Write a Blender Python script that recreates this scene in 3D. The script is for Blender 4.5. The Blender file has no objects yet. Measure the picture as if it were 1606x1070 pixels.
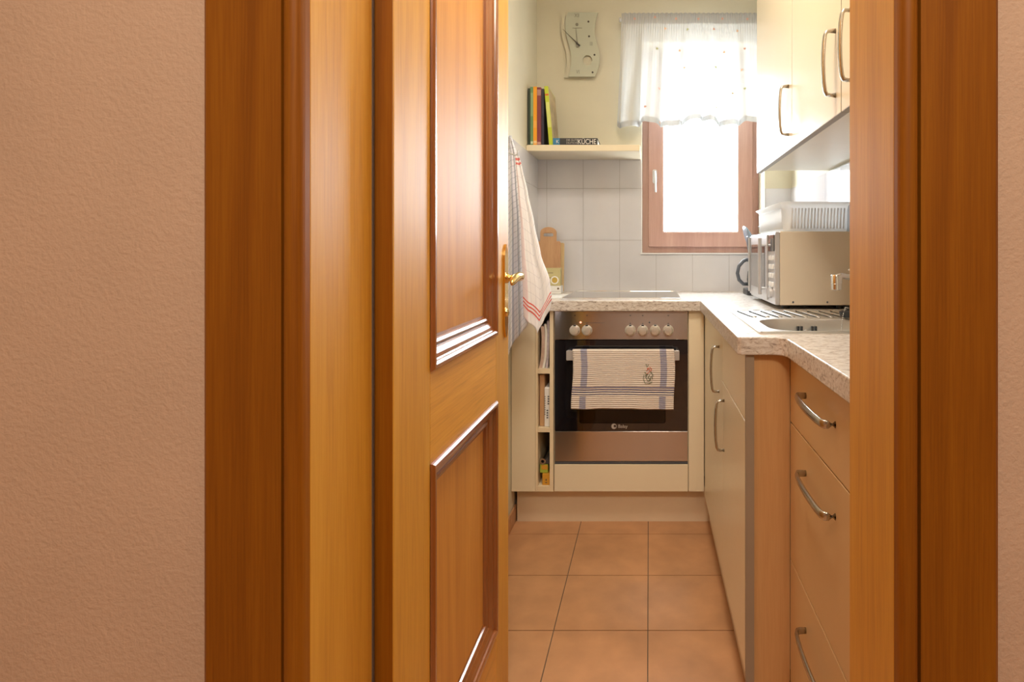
import bpy, bmesh, math, random
from mathutils import Vector, Matrix
random.seed(7)
SC = bpy.context.scene
COL = SC.collection
PI = math.pi

# ------------------------------------------------------------------ camera
cam_d = bpy.data.cameras.new('camera')
cam = bpy.data.objects.new('camera', cam_d)
COL.objects.link(cam)
cam.location = (0, 0, 1.243)
cam.rotation_euler = (PI / 2, 0, 0)
cam_d.sensor_width = 36
cam_d.lens = 866 / 1606 * 36
cam_d.shift_x = (803 - 1018) / 1606
cam_d.shift_y = -(535 - 395) / 1606
cam_d.clip_start = 0.02
SC.camera = cam

# ------------------------------------------------------------------ world, lights, exposure
W = bpy.data.worlds.new('daylight'); SC.world = W
W.use_nodes = True
bg = W.node_tree.nodes['Background']
bg.inputs['Color'].default_value = (0.86, 0.95, 1.0, 1)
bg.inputs['Strength'].default_value = 23.0

def area(name, loc, rot, sx, sy, power, col, portal=False):
    d = bpy.data.lights.new(name, 'AREA'); d.shape = 'RECTANGLE'
    d.size = sx; d.size_y = sy; d.energy = power; d.color = col
    if portal: d.cycles.is_portal = True
    o = bpy.data.objects.new(name, d); COL.objects.link(o)
    o.location = loc; o.rotation_euler = rot
    return o
# daylight entering through the kitchen window
area('window_portal', (0.30, 3.40, 1.82), (-PI / 2, 0, 0), 0.66, 1.16, 1, (1, 1, 1), True)
# ceiling lamp of the kitchen and of the hall, both above the frame
area('kitchen_ceiling_light', (0.02, 1.40, 2.755), (0, 0, 0), 0.40, 0.40, 21, (1.0, 0.89, 0.74))
area('hall_ceiling_light', (0.05, -0.50, 2.755), (0, 0, 0), 0.60, 0.60, 41, (1.0, 0.86, 0.70))

vs = SC.view_settings
SC.display_settings.display_device = 'sRGB'
vs.view_transform = 'Standard'; vs.look = 'None'
vs.exposure = 0.0; vs.gamma = 1.0; vs.use_curve_mapping = False

# ------------------------------------------------------------------ materials
def new_mat(name):
    m = bpy.data.materials.new(name); m.use_nodes = True
    nt = m.node_tree; b = nt.nodes['Principled BSDF']
    return m, nt, b

def L(nt, a, b): nt.links.new(a, b)

def plain(name, col, rough=0.5, metal=0.0, noise=0.06, scale=8.0, bump=0.0, bscale=200.0, coat=0.0, spec=0.5):
    m, nt, b = new_mat(name)
    tc = nt.nodes.new('ShaderNodeTexCoord')
    n = nt.nodes.new('ShaderNodeTexNoise'); n.inputs['Scale'].default_value = scale
    n.inputs['Detail'].default_value = 4
    L(nt, tc.outputs['Object'], n.inputs['Vector'])
    r = nt.nodes.new('ShaderNodeValToRGB')
    r.color_ramp.elements[0].position = 0.3; r.color_ramp.elements[1].position = 0.7
    r.color_ramp.elements[0].color = tuple(c * (1 - noise) for c in col) + (1,)
    r.color_ramp.elements[1].color = tuple(min(1, c * (1 + noise)) for c in col) + (1,)
    L(nt, n.outputs['Fac'], r.inputs['Fac']); L(nt, r.outputs['Color'], b.inputs['Base Color'])
    b.inputs['Roughness'].default_value = rough; b.inputs['Metallic'].default_value = metal
    b.inputs['Coat Weight'].default_value = coat; b.inputs['Specular IOR Level'].default_value = spec
    if bump:
        n2 = nt.nodes.new('ShaderNodeTexNoise'); n2.inputs['Scale'].default_value = bscale
        n2.inputs['Detail'].default_value = 3
        L(nt, tc.outputs['Object'], n2.inputs['Vector'])
        bp = nt.nodes.new('ShaderNodeBump'); bp.inputs['Strength'].default_value = bump
        bp.inputs['Distance'].default_value = 0.003
        L(nt, n2.outputs['Fac'], bp.inputs['Height']); L(nt, bp.outputs['Normal'], b.inputs['Normal'])
    return m

def wood(name, dark, mid, light, axis=2, rough=0.5, coat=0.5, fine=1.0):
    m, nt, b = new_mat(name)
    tc = nt.nodes.new('ShaderNodeTexCoord')
    def stretched(s_along, s_across):
        mp = nt.nodes.new('ShaderNodeMapping')
        sc = [s_across] * 3; sc[axis] = s_along
        mp.inputs['Scale'].default_value = sc
        L(nt, tc.outputs['Object'], mp.inputs['Vector']); return mp
    a = nt.nodes.new('ShaderNodeTexNoise'); a.inputs['Scale'].default_value = 1; a.inputs['Detail'].default_value = 5
    a.inputs['Distortion'].default_value = 0.8
    L(nt, stretched(0.9, 14 * fine).outputs['Vector'], a.inputs['Vector'])
    f = nt.nodes.new('ShaderNodeTexNoise'); f.inputs['Scale'].default_value = 1; f.inputs['Detail'].default_value = 3
    L(nt, stretched(9, 260 * fine).outputs['Vector'], f.inputs['Vector'])
    mix = nt.nodes.new('ShaderNodeMath'); mix.operation = 'MULTIPLY_ADD'
    mix.inputs[1].default_value = 0.35
    L(nt, f.outputs['Fac'], mix.inputs[0])
    mul = nt.nodes.new('ShaderNodeMath'); mul.operation = 'MULTIPLY'; mul.inputs[1].default_value = 0.65
    L(nt, a.outputs['Fac'], mul.inputs[0]); L(nt, mul.outputs[0], mix.inputs[2])
    r = nt.nodes.new('ShaderNodeValToRGB')
    e = r.color_ramp.elements
    e[0].position = 0.36; e[0].color = dark + (1,)
    e[1].position = 0.64; e[1].color = light + (1,)
    k = e.new(0.5); k.color = mid + (1,)
    L(nt, mix.outputs[0], r.inputs['Fac']); L(nt, r.outputs['Color'], b.inputs['Base Color'])
    b.inputs['Roughness'].default_value = rough
    b.inputs['Coat Weight'].default_value = coat; b.inputs['Coat Roughness'].default_value = 0.47
    bp = nt.nodes.new('ShaderNodeBump'); bp.inputs['Strength'].default_value = 0.12
    bp.inputs['Distance'].default_value = 0.001
    L(nt, f.outputs['Fac'], bp.inputs['Height']); L(nt, bp.outputs['Normal'], b.inputs['Normal'])
    return m

def speckle(name):
    m, nt, b = new_mat(name)
    tc = nt.nodes.new('ShaderNodeTexCoord')
    v = nt.nodes.new('ShaderNodeTexNoise'); v.inputs['Scale'].default_value = 95; v.inputs['Detail'].default_value = 6
    v.inputs['Roughness'].default_value = 0.7; v.inputs['Distortion'].default_value = 0.6
    mp = nt.nodes.new('ShaderNodeMapping'); mp.inputs['Rotation'].default_value = (0.5, 0.4, 0.6)
    mp.inputs['Scale'].default_value = (0.55, 1, 1.3)
    L(nt, tc.outputs['Object'], mp.inputs['Vector']); L(nt, mp.outputs['Vector'], v.inputs['Vector'])
    r = nt.nodes.new('ShaderNodeValToRGB'); e = r.color_ramp.elements
    e[0].position = 0.36; e[0].color = (0.27, 0.22, 0.19, 1)
    e[1].position = 0.58; e[1].color = (0.74, 0.70, 0.66, 1)
    k = e.new(0.44); k.color = (0.56, 0.49, 0.43, 1)
    L(nt, v.outputs['Fac'], r.inputs['Fac']); L(nt, r.outputs['Color'], b.inputs['Base Color'])
    b.inputs['Roughness'].default_value = 0.28
    return m

def brushed(name, col, axis=2, rough=0.22, aniso=0.6):
    m, nt, b = new_mat(name)
    tc = nt.nodes.new('ShaderNodeTexCoord')
    mp = nt.nodes.new('ShaderNodeMapping'); s = [4.0] * 3; s[axis] = 900.0
    mp.inputs['Scale'].default_value = s
    n = nt.nodes.new('ShaderNodeTexNoise'); n.inputs['Scale'].default_value = 1; n.inputs['Detail'].default_value = 2
    L(nt, tc.outputs['Object'], mp.inputs['Vector']); L(nt, mp.outputs['Vector'], n.inputs['Vector'])
    bp = nt.nodes.new('ShaderNodeBump'); bp.inputs['Strength'].default_value = 0.02
    bp.inputs['Distance'].default_value = 0.0005
    L(nt, n.outputs['Fac'], bp.inputs['Height']); L(nt, bp.outputs['Normal'], b.inputs['Normal'])
    b.inputs['Base Color'].default_value = col + (1,)
    b.inputs['Metallic'].default_value = 1; b.inputs['Roughness'].default_value = rough
    if aniso > 0.7:
        cx_ = nt.nodes.new('ShaderNodeCombineXYZ'); cx_.inputs['Z'].default_value = 1.0
        L(nt, cx_.outputs[0], b.inputs['Tangent']); b.inputs['Anisotropic'].default_value = aniso
    return m

def math_node(nt, op, a, b=None, c=None):
    n = nt.nodes.new('ShaderNodeMath'); n.operation = op
    for i, v in enumerate((a, b, c)):
        if v is None: continue
        if isinstance(v, (int, float)): n.inputs[i].default_value = v
        else: L(nt, v, n.inputs[i])
    return n.outputs[0]

def cloth(name, base, layers, rough=0.9, transl=0.0, bumpf=0):
    """layers: (axis 'u'/'v', kind 'repeat'|'band', params, colour, strength) over the cloth's own weave coordinates"""
    m, nt, b = new_mat(name)
    uv = nt.nodes.new('ShaderNodeUVMap'); uv.uv_map = 'weave'
    sep = nt.nodes.new('ShaderNodeSeparateXYZ'); L(nt, uv.outputs['UV'], sep.inputs[0])
    col = None
    rgb = nt.nodes.new('ShaderNodeRGB'); rgb.outputs[0].default_value = base + (1,)
    col = rgb.outputs[0]
    for ax, kind, par, c, st in layers:
        x = sep.outputs['X' if ax == 'u' else 'Y']
        if kind == 'repeat':
            n, w = par
            fr = math_node(nt, 'FRACT', math_node(nt, 'MULTIPLY', x, n))
            mask = math_node(nt, 'LESS_THAN', fr, w)
        elif kind == 'band':
            lo, hi = par
            mask = math_node(nt, 'MULTIPLY', math_node(nt, 'GREATER_THAN', x, lo), math_node(nt, 'LESS_THAN', x, hi))
        else:   # checked band: repeat inside a band
            lo, hi, nu, nv = par
            m1 = math_node(nt, 'MULTIPLY', math_node(nt, 'GREATER_THAN', x, lo), math_node(nt, 'LESS_THAN', x, hi))
            fu = math_node(nt, 'LESS_THAN', math_node(nt, 'FRACT', math_node(nt, 'MULTIPLY', sep.outputs['X'], nu)), 0.62)
            fv = math_node(nt, 'LESS_THAN', math_node(nt, 'FRACT', math_node(nt, 'MULTIPLY', sep.outputs['Y'], nv)), 0.62)
            mask = math_node(nt, 'MULTIPLY', m1, math_node(nt, 'MAXIMUM', fu, fv))
        mx = nt.nodes.new('ShaderNodeMix'); mx.data_type = 'RGBA'
        L(nt, math_node(nt, 'MULTIPLY', mask, st), mx.inputs['Factor'])
        L(nt, col, mx.inputs['A']); mx.inputs['B'].default_value = c + (1,)
        col = mx.outputs['Result']
    L(nt, col, b.inputs['Base Color'])
    b.inputs['Roughness'].default_value = rough
    b.inputs['Sheen Weight'].default_value = 0.2
    if bumpf:
        s = math_node(nt, 'SINE', math_node(nt, 'MULTIPLY', sep.outputs['Y'], bumpf))
        bp = nt.nodes.new('ShaderNodeBump'); bp.inputs['Strength'].default_value = 0.5; bp.inputs['Distance'].default_value = 0.002
        L(nt, s, bp.inputs['Height']); L(nt, bp.outputs['Normal'], b.inputs['Normal'])
    if transl:
        out = nt.nodes['Material Output']
        t = nt.nodes.new('ShaderNodeBsdfTranslucent'); L(nt, col, t.inputs['Color'])
        ms = nt.nodes.new('ShaderNodeMixShader'); ms.inputs[0].default_value = transl
        L(nt, b.outputs[0], ms.inputs[1]); L(nt, t.outputs[0], ms.inputs[2]); L(nt, ms.outputs[0], out.inputs['Surface'])
    return m

def sheer(name, col, clear, back):
    m, nt, b = new_mat(name)
    out = nt.nodes['Material Output']
    b.inputs['Base Color'].default_value = col + (1,); b.inputs['Roughness'].default_value = 0.9
    t = nt.nodes.new('ShaderNodeBsdfTranslucent'); t.inputs['Color'].default_value = (back, back, back, 1)
    tr = nt.nodes.new('ShaderNodeBsdfTransparent')
    m1 = nt.nodes.new('ShaderNodeMixShader'); m1.inputs[0].default_value = 0.5
    L(nt, b.outputs[0], m1.inputs[1]); L(nt, t.outputs[0], m1.inputs[2])
    m2 = nt.nodes.new('ShaderNodeMixShader'); m2.inputs[0].default_value = clear
    L(nt, m1.outputs[0], m2.inputs[1]); L(nt, tr.outputs[0], m2.inputs[2])
    L(nt, m2.outputs[0], out.inputs['Surface'])
    return m

def pane_glass(name, tint=(1, 1, 1), refl=0.06):
    m, nt, b = new_mat(name)
    out = nt.nodes['Material Output']
    tr = nt.nodes.new('ShaderNodeBsdfTransparent'); tr.inputs['Color'].default_value = tint + (1,)
    gl = nt.nodes.new('ShaderNodeBsdfGlossy'); gl.inputs['Roughness'].default_value = 0.02
    ms = nt.nodes.new('ShaderNodeMixShader'); ms.inputs[0].default_value = refl
    L(nt, tr.outputs[0], ms.inputs[1]); L(nt, gl.outputs[0], ms.inputs[2]); L(nt, ms.outputs[0], out.inputs['Surface'])
    return m

def glow(name, col, s):
    m, nt, b = new_mat(name)
    b.inputs['Base Color'].default_value = (0.9, 0.9, 0.9, 1)
    b.inputs['Emission Color'].default_value = col + (1,); b.inputs['Emission Strength'].default_value = s
    return m

M = {}
M['hall_paint'] = plain('hall_paint', (0.61, 0.43, 0.305), 0.8, noise=0.03, bump=0.4, bscale=185)
M['kitchen_paint'] = plain('kitchen_paint', (0.68, 0.64, 0.51), 0.85, noise=0.02, bump=0.10, bscale=160)
M['white_paint'] = plain('white_paint', (0.82, 0.80, 0.76), 0.85, noise=0.02)
WD, WM, WL_ = (0.54, 0.240, 0.015), (0.64, 0.305, 0.022), (0.70, 0.360, 0.038)
M['wood_v'] = wood('oak_upright', WD, WM, WL_, 2)
M['panel_wood'] = wood('oak_panel', (0.50, 0.195, 0.017), (0.58, 0.245, 0.024), (0.65, 0.29, 0.038), 2, fine=1.4, rough=0.55, coat=0.45)
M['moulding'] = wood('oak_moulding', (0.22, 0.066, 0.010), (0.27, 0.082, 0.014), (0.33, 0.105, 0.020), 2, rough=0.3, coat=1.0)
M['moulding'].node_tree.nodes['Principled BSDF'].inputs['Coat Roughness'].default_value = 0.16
M['wood_h'] = wood('oak_crosswise', WD, (0.72, 0.34, 0.030), (0.80, 0.42, 0.050), 1)
M['casing'] = wood('oak_casing_shaded', (0.22, 0.066, 0.001), (0.27, 0.086, 0.002), (0.32, 0.112, 0.004), 2, coat=0.0, fine=1.7)  # same wood as the door, dim hall light put into a darker colour
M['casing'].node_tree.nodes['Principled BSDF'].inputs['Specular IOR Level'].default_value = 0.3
M['window_wood'] = wood('window_wood', (0.36, 0.20, 0.16), (0.41, 0.235, 0.19), (0.46, 0.28, 0.22), 2, coat=0.1)  # wood tone paled, glare around the window mixed into the colour
M['cream'] = plain('cream_laminate', (0.84, 0.71, 0.50), 0.36, noise=0.015, scale=3)
M['cream_gloss'] = plain('cream_front', (0.85, 0.75, 0.56), 0.30, noise=0.015, scale=3)
M['edge_grey'] = plain('grey_edge_band', (0.33, 0.26, 0.19), 0.45, noise=0.03)
M['edge_grey_light'] = plain('grey_lower_edge', (0.40, 0.38, 0.34), 0.5)
M['beech_side'] = wood('beech_side', (0.60, 0.335, 0.14), (0.64, 0.37, 0.16), (0.67, 0.40, 0.18), 2, rough=0.45, coat=0.0)
M['cream_warm_lit'] = plain('cream_warm_lit_front', (0.68, 0.475, 0.25), 0.38, noise=0.02, scale=3)  # cream front with the warm hall-side light put into its colour
M['plinth'] = plain('plinth_cream', (0.80, 0.66, 0.48), 0.5, noise=0.03)
M['tile'] = plain('white_wall_tile', (0.68, 0.67, 0.69), 0.07, noise=0.03, scale=6)
M['grout_w'] = plain('wall_grout', (0.42, 0.39, 0.38), 0.9)
M['floor_tile'] = plain('terracotta_tile', (0.50, 0.26, 0.125), 0.38, noise=0.16, scale=7, bump=0.08, bscale=60)
M['grout_f'] = plain('floor_grout', (0.17, 0.115, 0.075), 0.95)
M['worktop'] = speckle('speckled_worktop')
M['steel'] = brushed('brushed_steel', (0.56, 0.52, 0.49), 2, 0.21, 0.9)
M['hall_rear'] = plain('hall_rear_dimmed', (0.33, 0.27, 0.23), 0.9)  # dimness of the unseen hall end put into a darker wall colour
M['sink_steel'] = brushed('sink_steel', (0.74, 0.73, 0.71), 0, 0.34)
M['nickel'] = plain('satin_nickel', (0.50, 0.46, 0.40), 0.26, 1.0, noise=0.02)
M['chrome'] = plain('chrome', (0.85, 0.85, 0.85), 0.06, 1.0, noise=0.0)
M['brass'] = plain('polished_brass', (0.83, 0.58, 0.22), 0.14, 1.0, noise=0.05, scale=40)
M['black_glass'] = plain('black_glass', (0.010, 0.009, 0.012), 0.05, noise=0, coat=1.0)
M['black'] = plain('black_plastic', (0.025, 0.025, 0.028), 0.4)
M['dark_grey'] = plain('dark_grey_plastic', (0.09, 0.10, 0.12), 0.35)
M['blue_grey'] = plain('blue_grey_plastic', (0.20, 0.26, 0.32), 0.25)
M['oven_dark'] = plain('oven_cavity', (0.045, 0.035, 0.03), 0.5)
M['oven_rack'] = plain('oven_rack_enamel', (0.16, 0.12, 0.09), 0.35)
M['silver_plastic'] = plain('silver_plastic', (0.60, 0.60, 0.62), 0.3, 0.5)
M['knob'] = plain('knob_silver', (0.72, 0.69, 0.64), 0.3, 0.6, noise=0.0)
M['tub_plastic'] = cloth('tub_plastic', (0.94, 0.94, 0.94), [], rough=0.35, transl=0.6)
M['white_plastic'] = plain('white_plastic', (0.86, 0.86, 0.86), 0.3, noise=0.0)
M['beige_metal'] = plain('beige_enamel', (0.68, 0.60, 0.48), 0.4, noise=0.01)
M['board_wood'] = wood('beech_board', (0.50, 0.27, 0.13), (0.57, 0.33, 0.17), (0.62, 0.38, 0.20), 2, rough=0.6, coat=0)
M['board_wood_pale'] = wood('pale_board', (0.62, 0.45, 0.22), (0.68, 0.50, 0.27), (0.72, 0.55, 0.30), 2, rough=0.6, coat=0)
M['clock_face'] = plain('clock_face', (0.50, 0.51, 0.41), 0.45, noise=0.01)
M['clock_hand'] = plain('clock_hand', (0.06, 0.05, 0.04), 0.4)
M['clock_grey'] = plain('clock_grey', (0.24, 0.23, 0.18), 0.5)
M['cover_photo'] = plain('cover_photo', (0.42, 0.33, 0.20), 0.4, noise=0.45, scale=14)
M['page'] = plain('book_pages', (0.85, 0.82, 0.75), 0.8)
M['sheer'] = sheer('sheer_curtain', (0.92, 0.91, 0.88), 0.13, 0.40)
M['sheer_hem'] = sheer('sheer_curtain_hem', (0.90, 0.90, 0.90), 0.0, 0.11)
M['motif_pink'] = plain('motif_pink', (0.72, 0.42, 0.34), 0.9)
M['motif_orange'] = plain('motif_orange', (0.78, 0.52, 0.34), 0.9)
M['motif_green'] = plain('motif_green', (0.55, 0.58, 0.32), 0.9)
M['glass'] = pane_glass('window_glass')
M['lamp'] = glow('lamp_diffuser', (1, 0.85, 0.65), 2.0)
M['door_gap'] = plain('dark_seal', (0.12, 0.09, 0.07), 0.8)

# ------------------------------------------------------------------ object helpers
ORG = {}
def tag(o, label=None, cat=None, group=None, kind=None):
    if label: o['label'] = label
    if cat: o['category'] = cat
    if group: o['group'] = group
    if kind: o['kind'] = kind
    return o

def thing(name, loc, label, cat, group=None):
    o = bpy.data.objects.new(name, None); COL.objects.link(o)
    o.empty_display_size = 0.05
    o.location = loc; ORG[o] = Vector(loc)
    return tag(o, label, cat, group)

def obj(name, bm, mat, parent=None, smooth=False, org=None, bevel=0.0, subd=0, angle=40):
    """link a bmesh given in world coordinates as one mesh object"""
    bmesh.ops.remove_doubles(bm, verts=bm.verts, dist=1e-6)
    bmesh.ops.recalc_face_normals(bm, faces=bm.faces)
    if org is None:
        xs = [v.co for v in bm.verts]
        lo = Vector([min(c[i] for c in xs) for i in range(3)]); hi = Vector([max(c[i] for c in xs) for i in range(3)])
        org = Vector(((lo.x + hi.x) / 2, (lo.y + hi.y) / 2, lo.z))
    org = Vector(org)
    for v in bm.verts: v.co -= org
    me = bpy.data.meshes.new(name); bm.to_mesh(me); bm.free()
    mats = mat if isinstance(mat, (list, tuple)) else [mat]
    for mm in mats: me.materials.append(mm)
    o = bpy.data.objects.new(name, me); COL.objects.link(o)
    ORG[o] = org
    if parent is not None:
        o.parent = parent; o.location = org - ORG[parent]
    else: o.location = org
    if smooth:
        for p in me.polygons: p.use_smooth = True
        if smooth != 'all':
            md = o.modifiers.new('es', 'EDGE_SPLIT'); md.split_angle = math.radians(angle)
    if bevel:
        md = o.modifiers.new('bevel', 'BEVEL'); md.width = bevel; md.segments = 2; md.limit_method = 'ANGLE'
        md.angle_limit = math.radians(50); md.harden_normals = False
    if subd:
        md = o.modifiers.new('sub', 'SUBSURF'); md.levels = subd; md.render_levels = subd
    return o

def struct(name, bm, mat, **k):
    o = obj(name, bm, mat, **k); o['kind'] = 'structure'; return o

def B(*boxes, mi=None):
    """boxes: (x0,x1,y0,y1,z0,z1) -> bmesh"""
    bm = bmesh.new()
    for b in boxes: addbox(bm, b)
    return bm

def addbox(bm, b, mi=0):
    x0, x1, y0, y1, z0, z1 = b[:6]
    v = [bm.verts.new(p) for p in ((x0,y0,z0),(x1,y0,z0),(x1,y1,z0),(x0,y1,z0),(x0,y0,z1),(x1,y0,z1),(x1,y1,z1),(x0,y1,z1))]
    for f in ((0,3,2,1),(4,5,6,7),(0,1,5,4),(1,2,6,5),(2,3,7,6),(3,0,4,7)):
        fc = bm.faces.new([v[i] for i in f]); fc.material_index = mi
    return v

def rot_verts(bm, verts, pivot, ax, ang):
    bmesh.ops.rotate(bm, verts=verts, cent=Vector(pivot), matrix=Matrix.Rotation(ang, 3, ax))

def prism(bm, loops, plane, h0, h1, mi=0):
    """extrude outer loop (+ hole loops) given as 2-D points; plane 'xy','xz','yz'; h = remaining axis"""
    def P(p, h):
        return {'xy': (p[0], p[1], h), 'xz': (p[0], h, p[1]), 'yz': (h, p[0], p[1])}[plane]
    rings = []
    for h in (h0, h1):
        edges = []; rr = []
        for lp in loops:
            vs_ = [bm.verts.new(P(p, h)) for p in lp]; rr.append(vs_)
            for i in range(len(vs_)): edges.append(bm.edges.new((vs_[i], vs_[(i + 1) % len(vs_)])))
        if len(loops) == 1:
            f = bm.faces.new(rr[0]); f.material_index = mi
        else:
            r = bmesh.ops.triangle_fill(bm, use_beauty=True, use_dissolve=False, edges=edges)
            for g in r['geom']:
                if isinstance(g, bmesh.types.BMFace): g.material_index = mi
        rings.append(rr)
    for a, b in zip(rings[0], rings[1]):
        n = len(a)
        for i in range(n):
            f = bm.faces.new((a[i], a[(i + 1) % n], b[(i + 1) % n], b[i])); f.material_index = mi
    return bm

def rrect(x0, x1, y0, y1, r, n=5):
    pts = []
    for cx, cy, a0 in ((x1 - r, y0 + r, -90), (x1 - r, y1 - r, 0), (x0 + r, y1 - r, 90), (x0 + r, y0 + r, 180)):
        for i in range(n + 1):
            a = math.radians(a0 + 90 * i / n); pts.append((cx + r * math.cos(a), cy + r * math.sin(a)))
    return pts

def circle(cx, cy, r, n=24, ry=None):
    ry = ry or r
    return [(cx + r * math.cos(2 * PI * i / n), cy + ry * math.sin(2 * PI * i / n)) for i in range(n)]

def sweep(bm, pts, ra, rb=None, n=10, up=(0, 0, 1), closed=False, mi=0):
    """tube with elliptic section; ra, rb may be lists"""
    rb = ra if rb is None else rb
    pts = [Vector(p) for p in pts]; up = Vector(up); N = len(pts)
    rings = []
    for i, p in enumerate(pts):
        t = (pts[min(i + 1, N - 1)] - pts[max(i - 1, 0)]).normalized()
        u = t.cross(up)
        if u.length < 1e-4: u = t.cross(Vector((1, 0.01, 0)))
        u.normalize(); v = u.cross(t).normalized()
        A = ra[i] if isinstance(ra, (list, tuple)) else ra
        Bq = rb[i] if isinstance(rb, (list, tuple)) else rb
        rings.append([bm.verts.new(p + u * A * math.cos(2 * PI * k / n) + v * Bq * math.sin(2 * PI * k / n)) for k in range(n)])
    for a, b in zip(rings, rings[1:]):
        for k in range(n):
            f = bm.faces.new((a[k], a[(k + 1) % n], b[(k + 1) % n], b[k])); f.material_index = mi
    for r in (rings[0], rings[-1]):
        f = bm.faces.new(r); f.material_index = mi
    return bm

def lathe(bm, prof, centre, axis='z', n=28, mi=0):
    """prof: list of (radius, height along axis)"""
    c = Vector(centre); rings = []
    def P(r, h, a):
        x, y = r * math.cos(a), r * math.sin(a)
        return c + Vector({'z': (x, y, h), 'y': (x, h, y), 'x': (h, x, y)}[axis])
    for r, h in prof:
        rings.append([bm.verts.new(P(max(r, 1e-5), h, 2 * PI * k / n)) for k in range(n)])
    for a, b in zip(rings, rings[1:]):
        for k in range(n):
            f = bm.faces.new((a[k], a[(k + 1) % n], b[(k + 1) % n], b[k])); f.material_index = mi
    for r in (rings[0], rings[-1]):
        f = bm.faces.new(r); f.material_index = mi
    return bm

def text_bm(body, size, loc, rot, depth=0.0004, align='CENTER', sx=1.0):
    cu = bpy.data.curves.new('t', 'FONT'); cu.body = body; cu.size = size; cu.extrude = depth
    cu.align_x = align; cu.align_y = 'CENTER'
    o = bpy.data.objects.new('t', cu); COL.objects.link(o)
    bpy.context.view_layer.update()
    me = bpy.data.meshes.new_from_object(o.evaluated_get(bpy.context.evaluated_depsgraph_get()))
    bm = bmesh.new(); bm.from_mesh(me)
    for v in bm.verts: v.co.x *= sx
    from mathutils import Euler
    mtx = Matrix.Translation(Vector(loc)) @ Euler(rot).to_matrix().to_4x4()
    bmesh.ops.transform(bm, matrix=mtx, verts=bm.verts)
    bpy.data.objects.remove(o); bpy.data.curves.remove(cu); bpy.data.meshes.remove(me)
    return bm
FRONT = (PI / 2, 0, 0)      # text facing the camera side (-Y)

def lerp_table(tab, t):
    if t <= tab[0][0]: return tab[0][1]
    for (a, va), (b, vb) in zip(tab, tab[1:]):
        if t <= b:
            k = (t - a) / (b - a); k = k * k * (3 - 2 * k) * 0.4 + k * 0.6
            return va + (vb - va) * k
    return tab[-1][1]

# ================================================================== ROOM SHELL
KX0, KX1, KY1 = -0.622, 0.790, 3.06       # kitchen walls
CEIL = 2.78
# doorway wall: hall face at y=0.706, kitchen face at y=0.845
DX0, DX1, DTOP = -0.455, 0.3355, 2.33
prismwall = prism(bmesh.new(), [[(-1.6, 0), (-1.6, CEIL), (1.6, CEIL), (1.6, 0), (DX1, 0), (DX1, DTOP), (DX0, DTOP), (DX0, 0)]], 'xz', 0.706, 0.776)
struct('wall_hall_side', prismwall, M['hall_paint'])
prismwall = prism(bmesh.new(), [[(-0.75, 0), (-0.75, CEIL), (0.92, CEIL), (0.92, 0), (DX1, 0), (DX1, DTOP), (DX0, DTOP), (DX0, 0)]], 'xz', 0.776, 0.845)
struct('wall_kitchen_side', prismwall, M['kitchen_paint'])
struct('wall_left', B((-0.75, KX0, 0.845, 3.36, 0, CEIL)), M['kitchen_paint'])
struct('wall_right', B((KX1, 0.92, 0.845, 3.36, 0, CEIL)), M['kitchen_paint'])
WX0, WX1, WZ0, WZ1 = -0.040, 0.640, 1.2355, 2.405
bw = prism(bmesh.new(), [[(KX0, 0), (KX1, 0), (KX1, CEIL), (KX0, CEIL)], [(WX0, WZ0), (WX1, WZ0), (WX1, WZ1), (WX0, WZ1)]], 'xz', KY1, 3.36)
wall_back = struct('wall_back', bw, M['kitchen_paint'])
struct('wall_hall_left', B((-1.75, -1.6, -1.9, 0.776, 0, CEIL)), M['hall_paint'])
struct('wall_hall_right', B((1.6, 1.75, -1.9, 0.776, 0, CEIL)), M['hall_paint'])
struct('wall_hall_rear', B((-1.6, 1.6, -1.9, -1.75, 0, CEIL)), M['hall_rear'])
struct('ceiling', B((-1.75, 1.75, -1.9, 3.36, CEIL, CEIL + 0.1)), M['white_paint'])

# floor: terracotta tiles in brown grout
fl = bmesh.new(); addbox(fl, (-1.75, 1.75, -1.9, 3.36, -0.08, -0.003), 1)
pit = 0.309; g = 0.0035
for i in range(-6, 6):
    for j in range(-7, 12):
        x0 = -0.004 + i * pit; y0 = 2.43 - 7 * pit + (j - 0) * pit
        a, b_, c, d = x0 + g / 2, x0 + pit - g / 2, y0 + g / 2, y0 + pit - g / 2
        a = max(a, -1.6); b_ = min(b_, 1.6); d = min(d, KY1); c = max(c, -1.75)
        if b_ - a < 0.01 or d - c < 0.01: continue
        addbox(fl, (a, b_, c, d, -0.003, 0.0))
struct('floor', fl, [M['floor_tile'], M['grout_f']])
# tile skirting on the left kitchen wall
sk = bmesh.new()
y = 0.90
while y < 2.56:
    addbox(sk, (KX0, KX0 + 0.009, y, min(y + pit - g, 2.56), 0.0, 0.075)); y += pit
struct('baseboard_left', sk, M['floor_tile'], bevel=0.002)

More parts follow.
